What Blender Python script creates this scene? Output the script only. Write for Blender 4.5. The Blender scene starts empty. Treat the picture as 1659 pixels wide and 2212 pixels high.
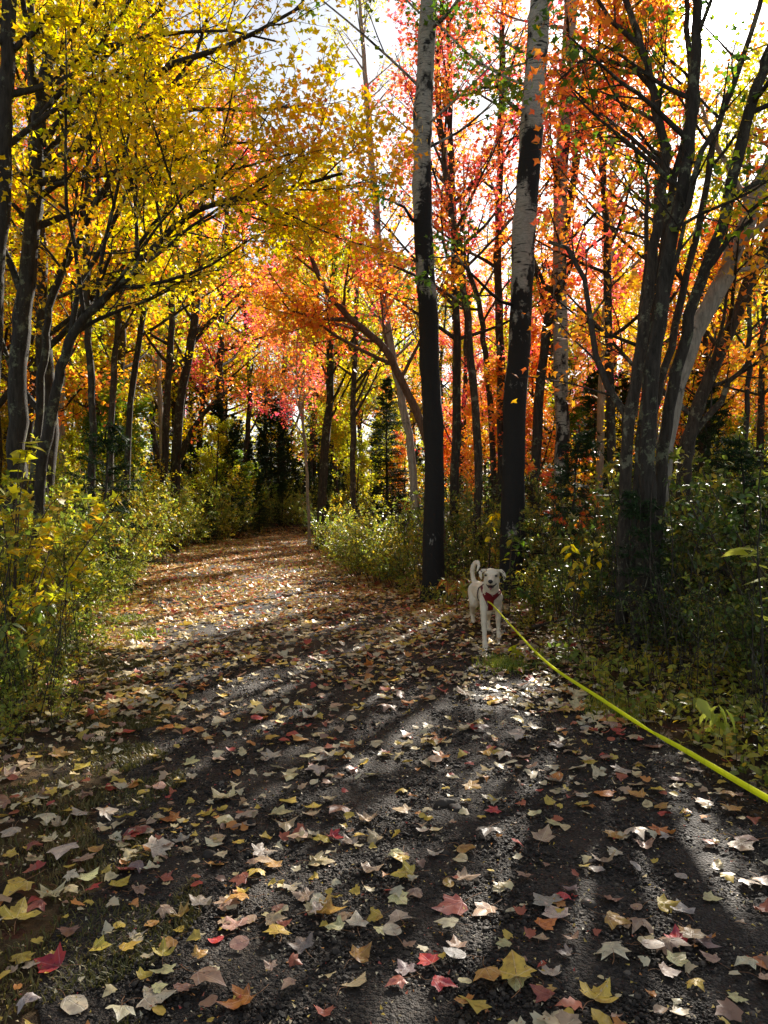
import bpy, bmesh, math, random
import numpy as np
from mathutils import Vector, Matrix
from mathutils.bvhtree import BVHTree
R = math.radians
PI = math.pi
S = bpy.context.scene
COL = S.collection

# ------------------------------------------------------------------ camera
F = 1671.0; CX = 829.5; HY = 1080.0; CAMZ = 1.45      # focal length and horizon in units of a 1659 x 2212 picture
cam_d = bpy.data.cameras.new("camera"); cam = bpy.data.objects.new("camera", cam_d); COL.objects.link(cam)
cam.location = (0, 0, CAMZ); cam.rotation_euler = (R(90), 0, 0)
cam_d.sensor_fit = 'VERTICAL'; cam_d.sensor_height = 36.0
cam_d.lens = F / 2212 * 36; cam_d.shift_y = (HY - 1106) / 2212
cam_d.clip_start = 0.05; cam_d.clip_end = 6000
S.camera = cam

# ------------------------------------------------------------------ light
SUN_AZ = R(23.2); SUN_EL = R(30.0)
SUNV = Vector((math.sin(SUN_AZ) * math.cos(SUN_EL), math.cos(SUN_AZ) * math.cos(SUN_EL), math.sin(SUN_EL)))
w = bpy.data.worlds.new("World"); S.world = w; w.use_nodes = True
nt = w.node_tree; bg = nt.nodes["Background"]
sky = nt.nodes.new("ShaderNodeTexSky"); sky.sky_type = 'NISHITA'; sky.sun_disc = False
sky.sun_elevation = SUN_EL; sky.sun_rotation = SUN_AZ
sky.dust_density = .9; sky.air_density = 1.0; sky.ozone_density = .4
bg.inputs[1].default_value = 0.055
# the blinding disc of the sun and its narrow aureole, part of the sky itself
gen = nt.nodes.new("ShaderNodeTexCoord"); dot = nt.nodes.new("ShaderNodeVectorMath"); dot.operation = 'DOT_PRODUCT'; dot.inputs[1].default_value = SUNV
nt.links.new(gen.outputs["Generated"], dot.inputs[0])
sr = nt.nodes.new("ShaderNodeMapRange"); sr.interpolation_type = 'SMOOTHSTEP'
sr.inputs[1].default_value = math.cos(R(2.4)); sr.inputs[2].default_value = math.cos(R(.9)); sr.inputs[3].default_value = 0; sr.inputs[4].default_value = 90
nt.links.new(dot.outputs["Value"], sr.inputs[0]); va = nt.nodes.new("ShaderNodeVectorMath"); va.operation = 'ADD'
shs = nt.nodes.new('ShaderNodeHueSaturation'); shs.inputs['Saturation'].default_value = .5; shs.inputs['Value'].default_value = 1.1; nt.links.new(sky.outputs[0], shs.inputs['Color'])
nt.links.new(shs.outputs[0], va.inputs[0]); nt.links.new(sr.outputs[0], va.inputs[1]); nt.links.new(va.outputs[0], bg.inputs[0])
sl = bpy.data.lights.new("sun", 'SUN'); sl.energy = 5.0; sl.angle = R(0.55); sl.color = (1.0, 0.93, 0.82)
so = bpy.data.objects.new("sun_lamp", sl); COL.objects.link(so)
so.rotation_euler = SUNV.to_track_quat('Z', 'Y').to_euler()
S.view_settings.view_transform = 'Standard'; S.view_settings.look = 'None'
S.view_settings.gamma = 1.0; S.view_settings.use_curve_mapping = False
S.view_settings.exposure = 1.5
cy = S.cycles
cy.max_bounces = 7; cy.diffuse_bounces = 3; cy.glossy_bounces = 2; cy.transmission_bounces = 4; cy.transparent_max_bounces = 6
cy.use_denoising = True; cy.sample_clamp_indirect = 6.0; cy.caustics_reflective = False; cy.caustics_refractive = False
cy.use_adaptive_sampling = True; cy.adaptive_threshold = 0.02

# ------------------------------------------------------------------ helpers
def tag(o, label=None, cat=None, group=None, kind=None):
    if label: o['label'] = label
    if cat: o['category'] = cat
    if group: o['group'] = group
    if kind: o['kind'] = kind
    return o
def empty(name, loc=(0, 0, 0)):
    o = bpy.data.objects.new(name, None); COL.objects.link(o); o.location = loc; o.empty_display_size = 0.1
    return o
def link_mesh(name, me, mat=None, parent=None):
    o = bpy.data.objects.new(name, me); COL.objects.link(o)
    if mat is not None and not me.materials: me.materials.append(mat)
    if parent is not None: o.parent = parent
    return o
def make_mesh(name, V, tris=None, quads=None, attrs=None, smooth=False, uv=None):
    me = bpy.data.meshes.new(name)
    V = np.asarray(V, np.float32); nv = len(V)
    T = np.zeros((0, 3), np.int32) if tris is None else np.asarray(tris, np.int32).reshape(-1, 3)
    Q = np.zeros((0, 4), np.int32) if quads is None else np.asarray(quads, np.int32).reshape(-1, 4)
    me.vertices.add(nv); me.vertices.foreach_set("co", V.ravel())
    nl = T.size + Q.size
    me.loops.add(nl); li = np.concatenate([T.ravel(), Q.ravel()]); me.loops.foreach_set("vertex_index", li)
    np_ = len(T) + len(Q); me.polygons.add(np_)
    st = np.concatenate([np.arange(len(T)) * 3, T.size + np.arange(len(Q)) * 4]).astype(np.int32)
    me.polygons.foreach_set("loop_start", st)
    if smooth: me.polygons.foreach_set("use_smooth", np.ones(np_, bool))
    for k, a in (attrs or {}).items():
        at = me.attributes.new(k, 'FLOAT', 'POINT'); at.data.foreach_set("value", np.asarray(a, np.float32))
    if uv is not None:
        ul = me.uv_layers.new(name="UVMap"); ul.data.foreach_set("uv", np.asarray(uv, np.float32)[li].ravel())
    me.update(calc_edges=True); me.validate()
    return me
def nrm(v): return v / np.maximum(np.linalg.norm(v, axis=-1, keepdims=True), 1e-9)
def W(px, py, d): return np.array([(px - CX) / F * d, d, CAMZ - (py - HY) / F * d])
def proj(p): return CX + p[0] / p[1] * F, HY + (CAMZ - p[2]) / p[1] * F

# terrain ------------------------------------------------------------
PE = np.array([(-6, .2, 3.2), (0, -.5, 2.2), (2, -.8, 1.95), (2.6, -.95, 1.85), (3.9, -1.35, 1.65), (5.8, -1.9, 1.3), (7.5, -2.5, .95), (10, -3.2, .4), (14, -4.3, -.4),
               (20, -5.2, -1.7), (24, -5.5, -2.4), (28, -5.2, -2.2), (32, -3.2, .6), (38, 1.5, 6.5), (50, 9, 15), (65, 19, 26)])
def edges(y): return np.interp(y, PE[:, 0], PE[:, 1]), np.interp(y, PE[:, 0], PE[:, 2])
def sstep(a, b, x): t = np.clip((x - a) / (b - a), 0, 1); return t * t * (3 - 2 * t)
def height(x, y):
    x = np.asarray(x, float); y = np.asarray(y, float)
    l, r = edges(y)
    dl = l - x; dr = x - r; o = np.maximum(dl, dr)
    h = 0.16 * sstep(0.0, 1.6, o) + 0.35 * sstep(1.5, 9, dl) + .12 * sstep(2, 9, dr)
    h = h + 0.09 * np.exp(-(((x - 1.1) / .8) ** 2 + ((y - 8.7) / .7) ** 2))
    n = np.sin(x * .9 + 1.3) * np.sin(y * .7) * .06 + np.sin(x * 2.3 + y * 1.1) * .025 + np.sin(x * 4.1 - y * 3.7 + 2) * .012
    h = h + n * sstep(-.2, 1.2, o)
    c = np.clip(-o, 0, 2)
    h = h + .02 * np.sin(np.clip(c, 0, 1.5) / 1.5 * PI / 2)
    return h
def gz(x, y): return float(height(x, y))

# ------------------------------------------------------------------ materials
MATS = {}
class NT:
    def __init__(s, name):
        s.m = bpy.data.materials.new(name); s.m.use_nodes = True; s.t = s.m.node_tree
        s.t.nodes.clear(); s.out = s.n("ShaderNodeOutputMaterial"); MATS[name] = s.m
    def n(s, typ, **kw):
        nd = s.t.nodes.new(typ)
        for k, v in kw.items():
            if k[0] == '_': nd.inputs[int(k[1:])].default_value = v
            else: setattr(nd, k, v)
        return nd
    def l(s, a, b, i=0, j=0):
        s.t.links.new(a.outputs[i] if not hasattr(a, 'is_output') else a, b.inputs[j]); return b
    def ramp(s, fac, stops, interp='LINEAR'):
        r = s.n("ShaderNodeValToRGB"); r.color_ramp.interpolation = interp
        e = r.color_ramp.elements
        while len(e) < len(stops): e.new(.5)
        for q, (p, c) in zip(e, stops):
            q.position = p; q.color = (*c, 1) if len(c) == 3 else c
        s.t.links.new(fac, r.inputs[0]); return r
    def noise(s, scale, detail=3, vec=None, rough=.55, mapscale=None):
        nn = s.n("ShaderNodeTexNoise"); nn.inputs["Scale"].default_value = scale; nn.inputs["Detail"].default_value = detail; nn.inputs["Roughness"].default_value = rough
        if vec is not None:
            if mapscale:
                mp = s.n("ShaderNodeMapping"); mp.inputs["Scale"].default_value = mapscale; s.t.links.new(vec, mp.inputs[0]); vec = mp.outputs[0]
            s.t.links.new(vec, nn.inputs["Vector"])
        return nn
    def math(s, op, a, b=None, clamp=False):
        m = s.n("ShaderNodeMath", operation=op); m.use_clamp = clamp
        for i, v in enumerate((a, b)):
            if v is None: continue
            if isinstance(v, (int, float)): m.inputs[i].default_value = v
            else: s.t.links.new(v, m.inputs[i])
        return m.outputs[0]
    def mix(s, f, a, b, typ='MIX'):
        m = s.n("ShaderNodeMix"); m.data_type = 'RGBA'; m.blend_type = typ
        for i, v in ((0, f), (6, a), (7, b)):
            if isinstance(v, (int, float)): m.inputs[i].default_value = v
            elif isinstance(v, tuple): m.inputs[i].default_value = (*v, 1)
            else: s.t.links.new(v, m.inputs[i])
        return m.outputs[2]
    def bsdf(s, col, rough=.6, spec=.3, bump=None, bstr=.5, bdist=.01):
        b = s.n("ShaderNodeBsdfPrincipled")
        if isinstance(col, tuple): b.inputs["Base Color"].default_value = (*col, 1)
        else: s.t.links.new(col, b.inputs["Base Color"])
        if isinstance(rough, (int, float)): b.inputs["Roughness"].default_value = rough
        else: s.t.links.new(rough, b.inputs["Roughness"])
        b.inputs["Specular IOR Level"].default_value = spec
        if bump is not None:
            bp = s.n("ShaderNodeBump"); bp.inputs["Strength"].default_value = bstr; bp.inputs["Distance"].default_value = bdist
            s.t.links.new(bump, bp.inputs["Height"]); s.t.links.new(bp.outputs[0], b.inputs["Normal"])
        s.t.links.new(b.outputs[0], s.out.inputs[0]); return b

def leaf_mat(name, stops, transl=.55, rough=.45, spec=.35, gain=1.5, nscale=.55):
    t = NT(name)
    at = t.n("ShaderNodeAttribute", attribute_name="rnd"); geo = t.n("ShaderNodeNewGeometry")
    nz = t.noise(nscale, 2, geo.outputs["Position"])
    oi = t.n("ShaderNodeObjectInfo")
    f = t.math('ADD', t.math('MULTIPLY', at.outputs["Fac"], .62), t.math('MULTIPLY', t.math('SUBTRACT', nz.outputs[0], .5), 1.5))
    f = t.math('ADD', f, .19, clamp=True)
    r = t.ramp(f, stops)
    b = t.bsdf(r.outputs[0], rough, spec)
    tr = t.n("ShaderNodeBsdfTranslucent")
    hs = t.n("ShaderNodeHueSaturation"); hs.inputs["Saturation"].default_value = 1.08; hs.inputs["Value"].default_value = gain
    t.t.links.new(r.outputs[0], hs.inputs["Color"]); t.t.links.new(hs.outputs[0], tr.inputs[0])
    mx = t.n("ShaderNodeMixShader"); mx.inputs[0].default_value = transl
    t.t.links.new(b.outputs[0], mx.inputs[1]); t.t.links.new(tr.outputs[0], mx.inputs[2]); t.t.links.new(mx.outputs[0], t.out.inputs[0])
    return t.m
LM = {
 'yellow': leaf_mat("leaf_yellow", [(0, (.34, .38, .03)), (.3, (.58, .48, .04)), (.65, (.70, .48, .05)), (.85, (.74, .38, .06)), (1, (.72, .24, .08))]),
 'yellowgreen': leaf_mat("leaf_yellowgreen", [(0, (.15, .24, .03)), (.4, (.40, .42, .04)), (.75, (.62, .48, .05)), (1, (.70, .32, .08))]),
 'orange': leaf_mat("leaf_orange", [(0, (.50, .44, .05)), (.22, (.72, .44, .06)), (.5, (.76, .30, .07)), (.75, (.74, .20, .08)), (1, (.68, .13, .12))]),
 'red': leaf_mat("leaf_red", [(0, (.66, .42, .07)), (.25, (.76, .28, .09)), (.5, (.74, .18, .12)), (.75, (.72, .13, .17)), (1, (.72, .14, .26))]),
 'green': leaf_mat("leaf_green", [(0, (.045, .10, .02)), (.5, (.09, .17, .02)), (.85, (.22, .27, .03)), (1, (.45, .35, .03))], rough=.35, spec=.5),
 'shrub': leaf_mat("leaf_shrub", [(0, (.08, .13, .025)), (.4, (.20, .25, .04)), (.7, (.44, .40, .06)), (1, (.62, .40, .06))], transl=.48, rough=.38, spec=.4, nscale=1.2),
 'gloss': leaf_mat("leaf_gloss", [(0, (.05, .09, .025)), (.45, (.10, .16, .03)), (.75, (.28, .28, .05)), (1, (.50, .36, .06))], transl=.42, rough=.34, spec=.45, nscale=1.4),
 'weed': leaf_mat("leaf_weed", [(0, (.10, .17, .03)), (.45, (.24, .30, .05)), (.75, (.42, .38, .06)), (1, (.55, .30, .05))], transl=.45, rough=.4, nscale=1.5),
 'needle': leaf_mat("leaf_needle", [(0, (.012, .030, .010)), (.6, (.028, .058, .018)), (1, (.055, .085, .03))], transl=.12, rough=.7, gain=1.2, spec=.15),
}
def bark_mat(name, c0, c1, lich, lf=.5, bs=.6):
    t = NT(name); tc = t.n("ShaderNodeTexCoord"); v = tc.outputs["Object"]
    n1 = t.noise(9, 6, v, .7, (3, 3, .6)); n2 = t.noise(5, 5, v, .75); n3 = t.noise(45, 3, v)
    c = t.ramp(n1.outputs[0], [(.3, c0), (.7, c1)]).outputs[0]
    m = t.ramp(n2.outputs[0], [(lf, (0, 0, 0)), (lf + .06, (1, 1, 1))]).outputs[0]
    m2 = t.math('MULTIPLY', m, t.math('MULTIPLY', n3.outputs[0], 1.4, clamp=True))
    c = t.mix(m2, c, lich)
    h = t.math('ADD', t.math('MULTIPLY', n1.outputs[0], 1.0), t.math('MULTIPLY', n3.outputs[0], .3))
    t.bsdf(c, .85, .2, h, bs, .03); return t.m
BARK = bark_mat("bark_maple", (.014, .012, .009), (.062, .052, .040), (.17, .18, .11), .55)
BARK2 = bark_mat("bark_grey_maple", (.018, .015, .012), (.085, .066, .048), (.22, .21, .14), .55)
BARKR = bark_mat("bark_reddish", (.06, .03, .02), (.22, .12, .07), (.25, .2, .14), .6)
BARKB = bark_mat("bark_birch", (.16, .14, .11), (.42, .37, .30), (.05, .045, .04), .58, .25)
def aspen_mat(name, z0, z1, pale=.5):
    t = NT(name); tc = t.n("ShaderNodeTexCoord"); v = tc.outputs["Object"]
    sx = t.n("ShaderNodeSeparateXYZ"); t.t.links.new(v, sx.inputs[0])
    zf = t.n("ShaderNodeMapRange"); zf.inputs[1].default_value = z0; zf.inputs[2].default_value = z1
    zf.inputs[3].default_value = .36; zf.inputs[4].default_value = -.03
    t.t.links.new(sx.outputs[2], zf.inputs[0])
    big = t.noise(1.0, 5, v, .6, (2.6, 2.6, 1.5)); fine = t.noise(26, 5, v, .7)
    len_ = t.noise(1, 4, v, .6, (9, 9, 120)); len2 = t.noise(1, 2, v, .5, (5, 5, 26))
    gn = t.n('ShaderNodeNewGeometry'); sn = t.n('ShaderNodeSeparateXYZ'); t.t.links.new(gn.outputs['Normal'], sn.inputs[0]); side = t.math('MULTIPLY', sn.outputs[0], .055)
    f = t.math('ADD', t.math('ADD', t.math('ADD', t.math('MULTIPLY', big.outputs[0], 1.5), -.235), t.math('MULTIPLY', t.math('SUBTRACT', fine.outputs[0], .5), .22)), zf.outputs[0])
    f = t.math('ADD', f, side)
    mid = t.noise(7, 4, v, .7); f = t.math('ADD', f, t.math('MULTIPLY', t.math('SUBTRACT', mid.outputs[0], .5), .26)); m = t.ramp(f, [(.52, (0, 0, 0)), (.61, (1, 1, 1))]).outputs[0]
    base = t.ramp(fine.outputs[0], [(.25, (pale * .62, pale * .57, pale * .46)), (.75, (pale, pale * .94, pale * .80))]).outputs[0]
    lm = t.ramp(len_.outputs[0], [(.54, (0, 0, 0)), (.62, (1, 1, 1))]).outputs[0]
    base = t.mix(t.math('MULTIPLY', lm, .65), base, (.055, .05, .042))
    lm2 = t.ramp(len2.outputs[0], [(.60, (0, 0, 0)), (.66, (1, 1, 1))]).outputs[0]
    base = t.mix(lm2, base, (.022, .02, .018))
    c = t.mix(m, base, (.018, .016, .014))
    h = t.math('SUBTRACT', fine.outputs[0], t.math('ADD', t.math('MULTIPLY', m, .4), t.math('MULTIPLY', lm, .3)))
    t.bsdf(c, .8, .25, h, .5, .015); return t.m
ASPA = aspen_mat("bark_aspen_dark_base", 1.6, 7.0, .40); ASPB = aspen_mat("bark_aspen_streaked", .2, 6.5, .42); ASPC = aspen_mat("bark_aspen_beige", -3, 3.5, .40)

def simple(name, col, rough=.6, spec=.3):
    t = NT(name); nz = t.noise(18, 3); c = t.mix(nz.outputs[0], tuple(x * .75 for x in col), tuple(min(1, x * 1.15) for x in col))
    t.bsdf(c, rough, spec); return t.m

# ground materials
def ground_mat():
    t = NT("forest_floor"); g = t.n("ShaderNodeNewGeometry"); v = g.outputs["Position"]
    a = t.noise(2.2, 5, v); b = t.noise(22, 5, v, .7); vo = t.n("ShaderNodeTexVoronoi"); vo.inputs["Scale"].default_value = 14; t.t.links.new(v, vo.inputs["Vector"])
    c = t.ramp(b.outputs[0], [(.3, (.012, .009, .006)), (.55, (.045, .03, .016)), (.75, (.11, .065, .03))]).outputs[0]
    vc = t.n("ShaderNodeHueSaturation"); vc.inputs["Saturation"].default_value = .0; t.t.links.new(vo.outputs["Color"], vc.inputs["Color"])
    c2 = t.ramp(vo.outputs["Color"], [(.2, (.03, .02, .01)), (.45, (.14, .07, .02)), (.7, (.17, .12, .05)), (.9, (.16, .045, .02))]).outputs[0]
    m = t.ramp(a.outputs[0], [(.42, (0, 0, 0)), (.6, (1, 1, 1))]).outputs[0]
    c = t.mix(t.math('MULTIPLY', m, .6), c, c2)
    t.bsdf(c, .9, .2, t.math('ADD', b.outputs[0], vo.outputs["Distance"]), .8, .04); return t.m
def path_mat():
    t = NT("dark_gravel"); g = t.n("ShaderNodeNewGeometry"); v = g.outputs["Position"]
    vo = t.n("ShaderNodeTexVoronoi"); vo.inputs["Scale"].default_value = 75; t.t.links.new(v, vo.inputs["Vector"])
    vs = t.n("ShaderNodeTexVoronoi"); vs.inputs["Scale"].default_value = 170; t.t.links.new(v, vs.inputs["Vector"])
    a = t.noise(1.3, 4, v); b = t.noise(60, 4, v)
    c = t.ramp(vo.outputs["Color"], [(.1, (.012, .009, .0065)), (.5, (.029, .0215, .0155)), (.8, (.054, .041, .030)), (1, (.115, .09, .066))]).outputs[0]
    c = t.mix(t.ramp(a.outputs[0], [(.45, (0, 0, 0)), (.62, (.6, .6, .6))]).outputs[0], c, (.030, .021, .015))
    h = t.math('ADD', t.math('MULTIPLY', vo.outputs["Distance"], -1.0), t.math('MULTIPLY', vs.outputs["Distance"], -.5))
    h = t.math('ADD', h, t.math('MULTIPLY', b.outputs[0], .4))
    t.bsdf(c, .7, .3, h, 1.0, .012); return t.m
def stone_mat():
    t = NT("gravel_stone"); oi = t.n("ShaderNodeObjectInfo"); nz = t.noise(120, 3, t.n("ShaderNodeNewGeometry").outputs["Position"])
    c = t.ramp(oi.outputs["Random"], [(0, (.012, .010, .0075)), (.6, (.034, .026, .019)), (.9, (.066, .052, .038)), (1, (.15, .12, .09))]).outputs[0]
    t.bsdf(c, .65, .3, nz.outputs[0], .4, .003); return t.m
def litter_mat(nm='fallen_leaf_litter', gold=False):
    t = NT(nm); at = t.n("ShaderNodeAttribute", attribute_name="rnd"); uv = t.n("ShaderNodeUVMap")
    pal = [(0, (.64, .46, .09)), (.12, (.74, .60, .32)), (.26, (.68, .55, .34)), (.38, (.70, .48, .08)), (.48, (.52, .36, .23)), (.56, (.66, .27, .07)), (.63, (.66, .58, .38)),
           (.73, (.46, .13, .07)), (.79, (.36, .21, .14)), (.86, (.70, .60, .38)), (.96, (.52, .08, .06)), (1, (.42, .31, .23))]
    if gold: pal = [(0, (.62, .42, .08)), (.14, (.66, .36, .07)), (.3, (.62, .47, .22)), (.42, (.60, .22, .05)), (.54, (.66, .50, .14)), (.66, (.52, .13, .05)), (.75, (.56, .42, .26)), (.86, (.50, .26, .10)), (.94, (.52, .07, .05)), (1, (.4, .2, .1))]
    c = t.ramp(at.outputs["Fac"], pal, 'CONSTANT').outputs[0]
    nz = t.noise(35, 4, t.n("ShaderNodeNewGeometry").outputs["Position"], .7)
    c = t.mix(t.ramp(nz.outputs[0], [(.5, (0, 0, 0)), (.75, (.7, .7, .7))]).outputs[0], c, (.15, .07, .03))
    b = t.bsdf(c, .42, .4, nz.outputs[0], .4, .004)
    tr = t.n("ShaderNodeBsdfTranslucent"); t.t.links.new(c, tr.inputs[0]); mx = t.n("ShaderNodeMixShader"); mx.inputs[0].default_value = .2
    t.t.links.new(b.outputs[0], mx.inputs[1]); t.t.links.new(tr.outputs[0], mx.inputs[2]); t.t.links.new(mx.outputs[0], t.out.inputs[0]); return t.m
def fallen_mat():
    t = NT("fallen_leaf_blade"); oi = t.n("ShaderNodeObjectInfo"); uv = t.n("ShaderNodeUVMap"); sx = t.n("ShaderNodeSeparateXYZ"); t.t.links.new(uv.outputs[0], sx.inputs[0])
    x, y = sx.outputs[0], sx.outputs[1]
    ang = t.math('ARCTAN2', x, y); rr = t.math('SQRT', t.math('ADD', t.math('MULTIPLY', x, x), t.math('MULTIPLY', y, y)))
    # main veins every 50 degrees, side veins as fine chevrons
    pp = t.math('PINGPONG', t.math('ADD', ang, .436 * 2 * 4), .436)
    vein = t.math('MULTIPLY', pp, rr)
    vm = t.ramp(vein, [(0, (1, 1, 1)), (.012, (.9, .9, .9)), (.024, (0, 0, 0))]).outputs[0]
    loc = t.n("ShaderNodeVectorMath", operation='ADD'); t.t.links.new(uv.outputs[0], loc.inputs[0])
    sc = t.n("ShaderNodeVectorMath", operation='SCALE'); sc.inputs[3].default_value = 37.; t.t.links.new(oi.outputs["Random"], sc.inputs[0]); t.t.links.new(sc.outputs[0], loc.inputs[1])
    n1 = t.noise(2.6, 4, loc.outputs[0], .65); n2 = t.noise(13, 3, loc.outputs[0], .6)
    base = oi.outputs["Color"]
    hs = t.n("ShaderNodeHueSaturation"); hs.inputs["Value"].default_value = .55; hs.inputs["Hue"].default_value = .475; t.t.links.new(base, hs.inputs["Color"])
    c = t.mix(t.ramp(n1.outputs[0], [(.42, (0, 0, 0)), (.66, (.85, .85, .85))]).outputs[0], base, hs.outputs[0])
    hs2 = t.n("ShaderNodeHueSaturation"); hs2.inputs["Value"].default_value = 1.25; hs2.inputs["Saturation"].default_value = .8; t.t.links.new(c, hs2.inputs["Color"])
    c = t.mix(t.math('MULTIPLY', vm, .75), c, hs2.outputs[0])
    c = t.mix(t.ramp(n2.outputs[0], [(.645, (0, 0, 0)), (.675, (.95, .95, .95))]).outputs[0], c, (.045, .022, .014))
    h = t.math('SUBTRACT', t.math('MULTIPLY', n1.outputs[0], .5), t.math('MULTIPLY', vm, .5))
    b = t.bsdf(c, .42, .4, h, .6, .004)
    tr = t.n("ShaderNodeBsdfTranslucent"); t.t.links.new(c, tr.inputs[0]); mx = t.n("ShaderNodeMixShader"); mx.inputs[0].default_value = .15
    t.t.links.new(b.outputs[0], mx.inputs[1]); t.t.links.new(tr.outputs[0], mx.inputs[2]); t.t.links.new(mx.outputs[0], t.out.inputs[0]); return t.m
GROUND = ground_mat(); PATH = path_mat(); STONE = stone_mat(); LITTER = litter_mat(); LITTERG = litter_mat('golden_leaf_litter', True); FALLEN = fallen_mat()
STEMM = simple("leaf_stalk", (.30, .14, .06)); TWIGM = simple("shrub_stem", (.07, .045, .03))
GRASSM = leaf_mat("grass_blade", [(0, (.06, .07, .015)), (.5, (.13, .115, .03)), (1, (.26, .19, .07))], transl=.3, rough=.5, nscale=2)

# ------------------------------------------------------------------ ground and path
def ground():
    u = np.linspace(-1, 1, 260); v = np.linspace(0, 1, 320)
    X = np.sinh(u * 5.2) / np.sinh(5.2) * 420; Y = -12 + np.sinh(v * 5.0) / np.sinh(5.0) * 620
    gx, gy = np.meshgrid(X, Y); z = height(gx, gy)
    l, r = edges(gy)
    z = z - .05 * ((gx > l + .1) & (gx < r - .1) & (gy < 64))
    V = np.stack([gx, gy, z], -1).reshape(-1, 3); n, m = gx.shape
    i = (np.arange(n - 1)[:, None] * m + np.arange(m - 1)).ravel()
    o = link_mesh("ground", make_mesh("ground", V, quads=np.stack([i, i + 1, i + m + 1, i + m], 1), smooth=True), GROUND); tag(o, kind='structure')
ground()
def path():
    ys = np.concatenate([np.linspace(-5, 12, 420), np.linspace(12.1, 64, 260)]); n = 60
    l, r = edges(ys); t = np.linspace(-.04, 1.04, n)
    wob = .12 * np.sin(ys * 1.7) + .06 * np.sin(ys * 4.3 + 1)
    gx = (l + wob)[:, None] + (r - l)[:, None] * t[None]; gy = np.repeat(ys[:, None], n, 1)
    z = height(gx, gy) + .006 - .075 * (np.abs(t - .5) > .52)[None]
    z += .006 * np.sin(gx * 9 + gy * 5) * np.sin(gy * 8 - gx * 3)
    V = np.stack([gx, gy, z], -1).reshape(-1, 3); i = (np.arange(len(ys) - 1)[:, None] * n + np.arange(n - 1)).ravel()
    o = link_mesh("path", make_mesh("path", V, quads=np.stack([i, i + 1, i + n + 1, i + n], 1), smooth=True), PATH); tag(o, kind='structure')
path()

# ------------------------------------------------------------------ vegetation kit
def tubes(P, Rr, sides):
    """P (B,n,3), Rr (B,n) -> verts, quads"""
    B, n, _ = P.shape
    T = np.empty_like(P); T[:, 1:-1] = P[:, 2:] - P[:, :-2]; T[:, 0] = P[:, 1] - P[:, 0]; T[:, -1] = P[:, -1] - P[:, -2]; T = nrm(T)
    mt = nrm(T.mean(1)); ref = np.where(np.abs(mt[:, 2:3]) > .75, np.array([[1., 0, 0]]), np.array([[0, 0, 1.]]))[:, None]
    U = nrm(np.cross(T, np.broadcast_to(ref, T.shape))); Vv = np.cross(T, U)
    a = np.arange(sides) / sides * 2 * PI
    ring = U[:, :, None] * np.cos(a)[None, None, :, None] + Vv[:, :, None] * np.sin(a)[None, None, :, None]
    V = P[:, :, None] + ring * Rr[:, :, None, None]
    b = np.arange(B)[:, None, None] * n * sides; s = np.arange(n - 1)[None, :, None] * sides; k = np.arange(sides)[None, None]; k2 = (k + 1) % sides
    q = np.stack([b + s + k, b + s + k2, b + s + sides + k2, b + s + sides + k], -1).reshape(-1, 4)
    return V.reshape(-1, 3), q
def grow(rng, S0, D, L, n, wob, up):
    pts = [S0]; d = nrm(D)
    up = np.broadcast_to(np.asarray(up, float), (3,)) if np.ndim(up) else np.array([0, 0, up])
    for i in range(1, n):
        d = nrm(d + rng.normal(0, wob, d.shape) + up); pts.append(pts[-1] + d * (L / (n - 1))[:, None])
    return np.stack(pts, 1)
def spawn(rng, P, Rr, count, t0, t1, ang, spread=.25, flat=0.):
    B, n, _ = P.shape
    par = np.repeat(np.arange(B), count); N = len(par)
    base = np.tile((np.arange(count) + .5) / count, B); t = t0 + (t1 - t0) * np.clip(base + rng.normal(0, .25 / count, N), 0, 1)
    f = t * (n - 1); i = np.minimum(f.astype(int), n - 2); fr = (f - i)[:, None]
    pos = P[par, i] * (1 - fr) + P[par, i + 1] * fr; tan = nrm(P[par, i + 1] - P[par, i])
    r = Rr[par, i] * (1 - fr[:, 0]) + Rr[par, i + 1] * fr[:, 0]
    rv = nrm(rng.normal(0, 1, (N, 3)) * np.array([1, 1, 1 - flat])); perp = nrm(rv - (rv * tan).sum(1, keepdims=True) * tan)
    a = ang + rng.normal(0, spread, N)
    return par, pos, nrm(tan * np.cos(a)[:, None] + perp * np.sin(a)[:, None]), r, t
T_MAPLE = (np.array([(0, 0, 0), (-.52, .38, .06), (-.2, .5, 0), (0, 1, -.08), (.2, .5, 0), (.52, .38, .06)], float), np.array([(0, 2, 1), (0, 3, 2), (0, 4, 3), (0, 5, 4)]))
T_OVAL = (np.array([(0, 0, 0), (-.27, .4, .05), (0, 1, -.1), (.27, .4, .05)], float), np.array([(0, 2, 1), (0, 3, 2)]))
T_OVAL6 = (np.array([(0, 0, 0), (-.24, .25, .05), (-.22, .62, .04), (0, 1, -.12), (.22, .62, .04), (.24, .25, .05), (0, .45, 0)], float), np.array([(0, 6, 1), (1, 6, 2), (2, 6, 3), (3, 6, 4), (4, 6, 5), (5, 6, 0)]))
def leaves(rng, pos, d, tmpl, size, tilt=.55, droop=.3):
    tv, tf = tmpl; N = len(pos)
    d = nrm(d + rng.normal(0, .55, d.shape) - np.array([0, 0, droop])); nn = np.array([[0, 0, 1.]]) + rng.normal(0, tilt, (N, 3))
    x = nrm(np.cross(d, nn)); z = np.cross(x, d); s = (size * rng.uniform(.65, 1.25, N))[:, None, None]
    V = pos[:, None] + s * (tv[None, :, 0:1] * x[:, None] + tv[None, :, 1:2] * d[:, None] + tv[None, :, 2:3] * z[:, None])
    f = (np.arange(N) * len(tv))[:, None, None] + tf[None]
    return V.reshape(-1, 3), f.reshape(-1, 3), np.repeat(rng.random(N), len(tv))
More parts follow.
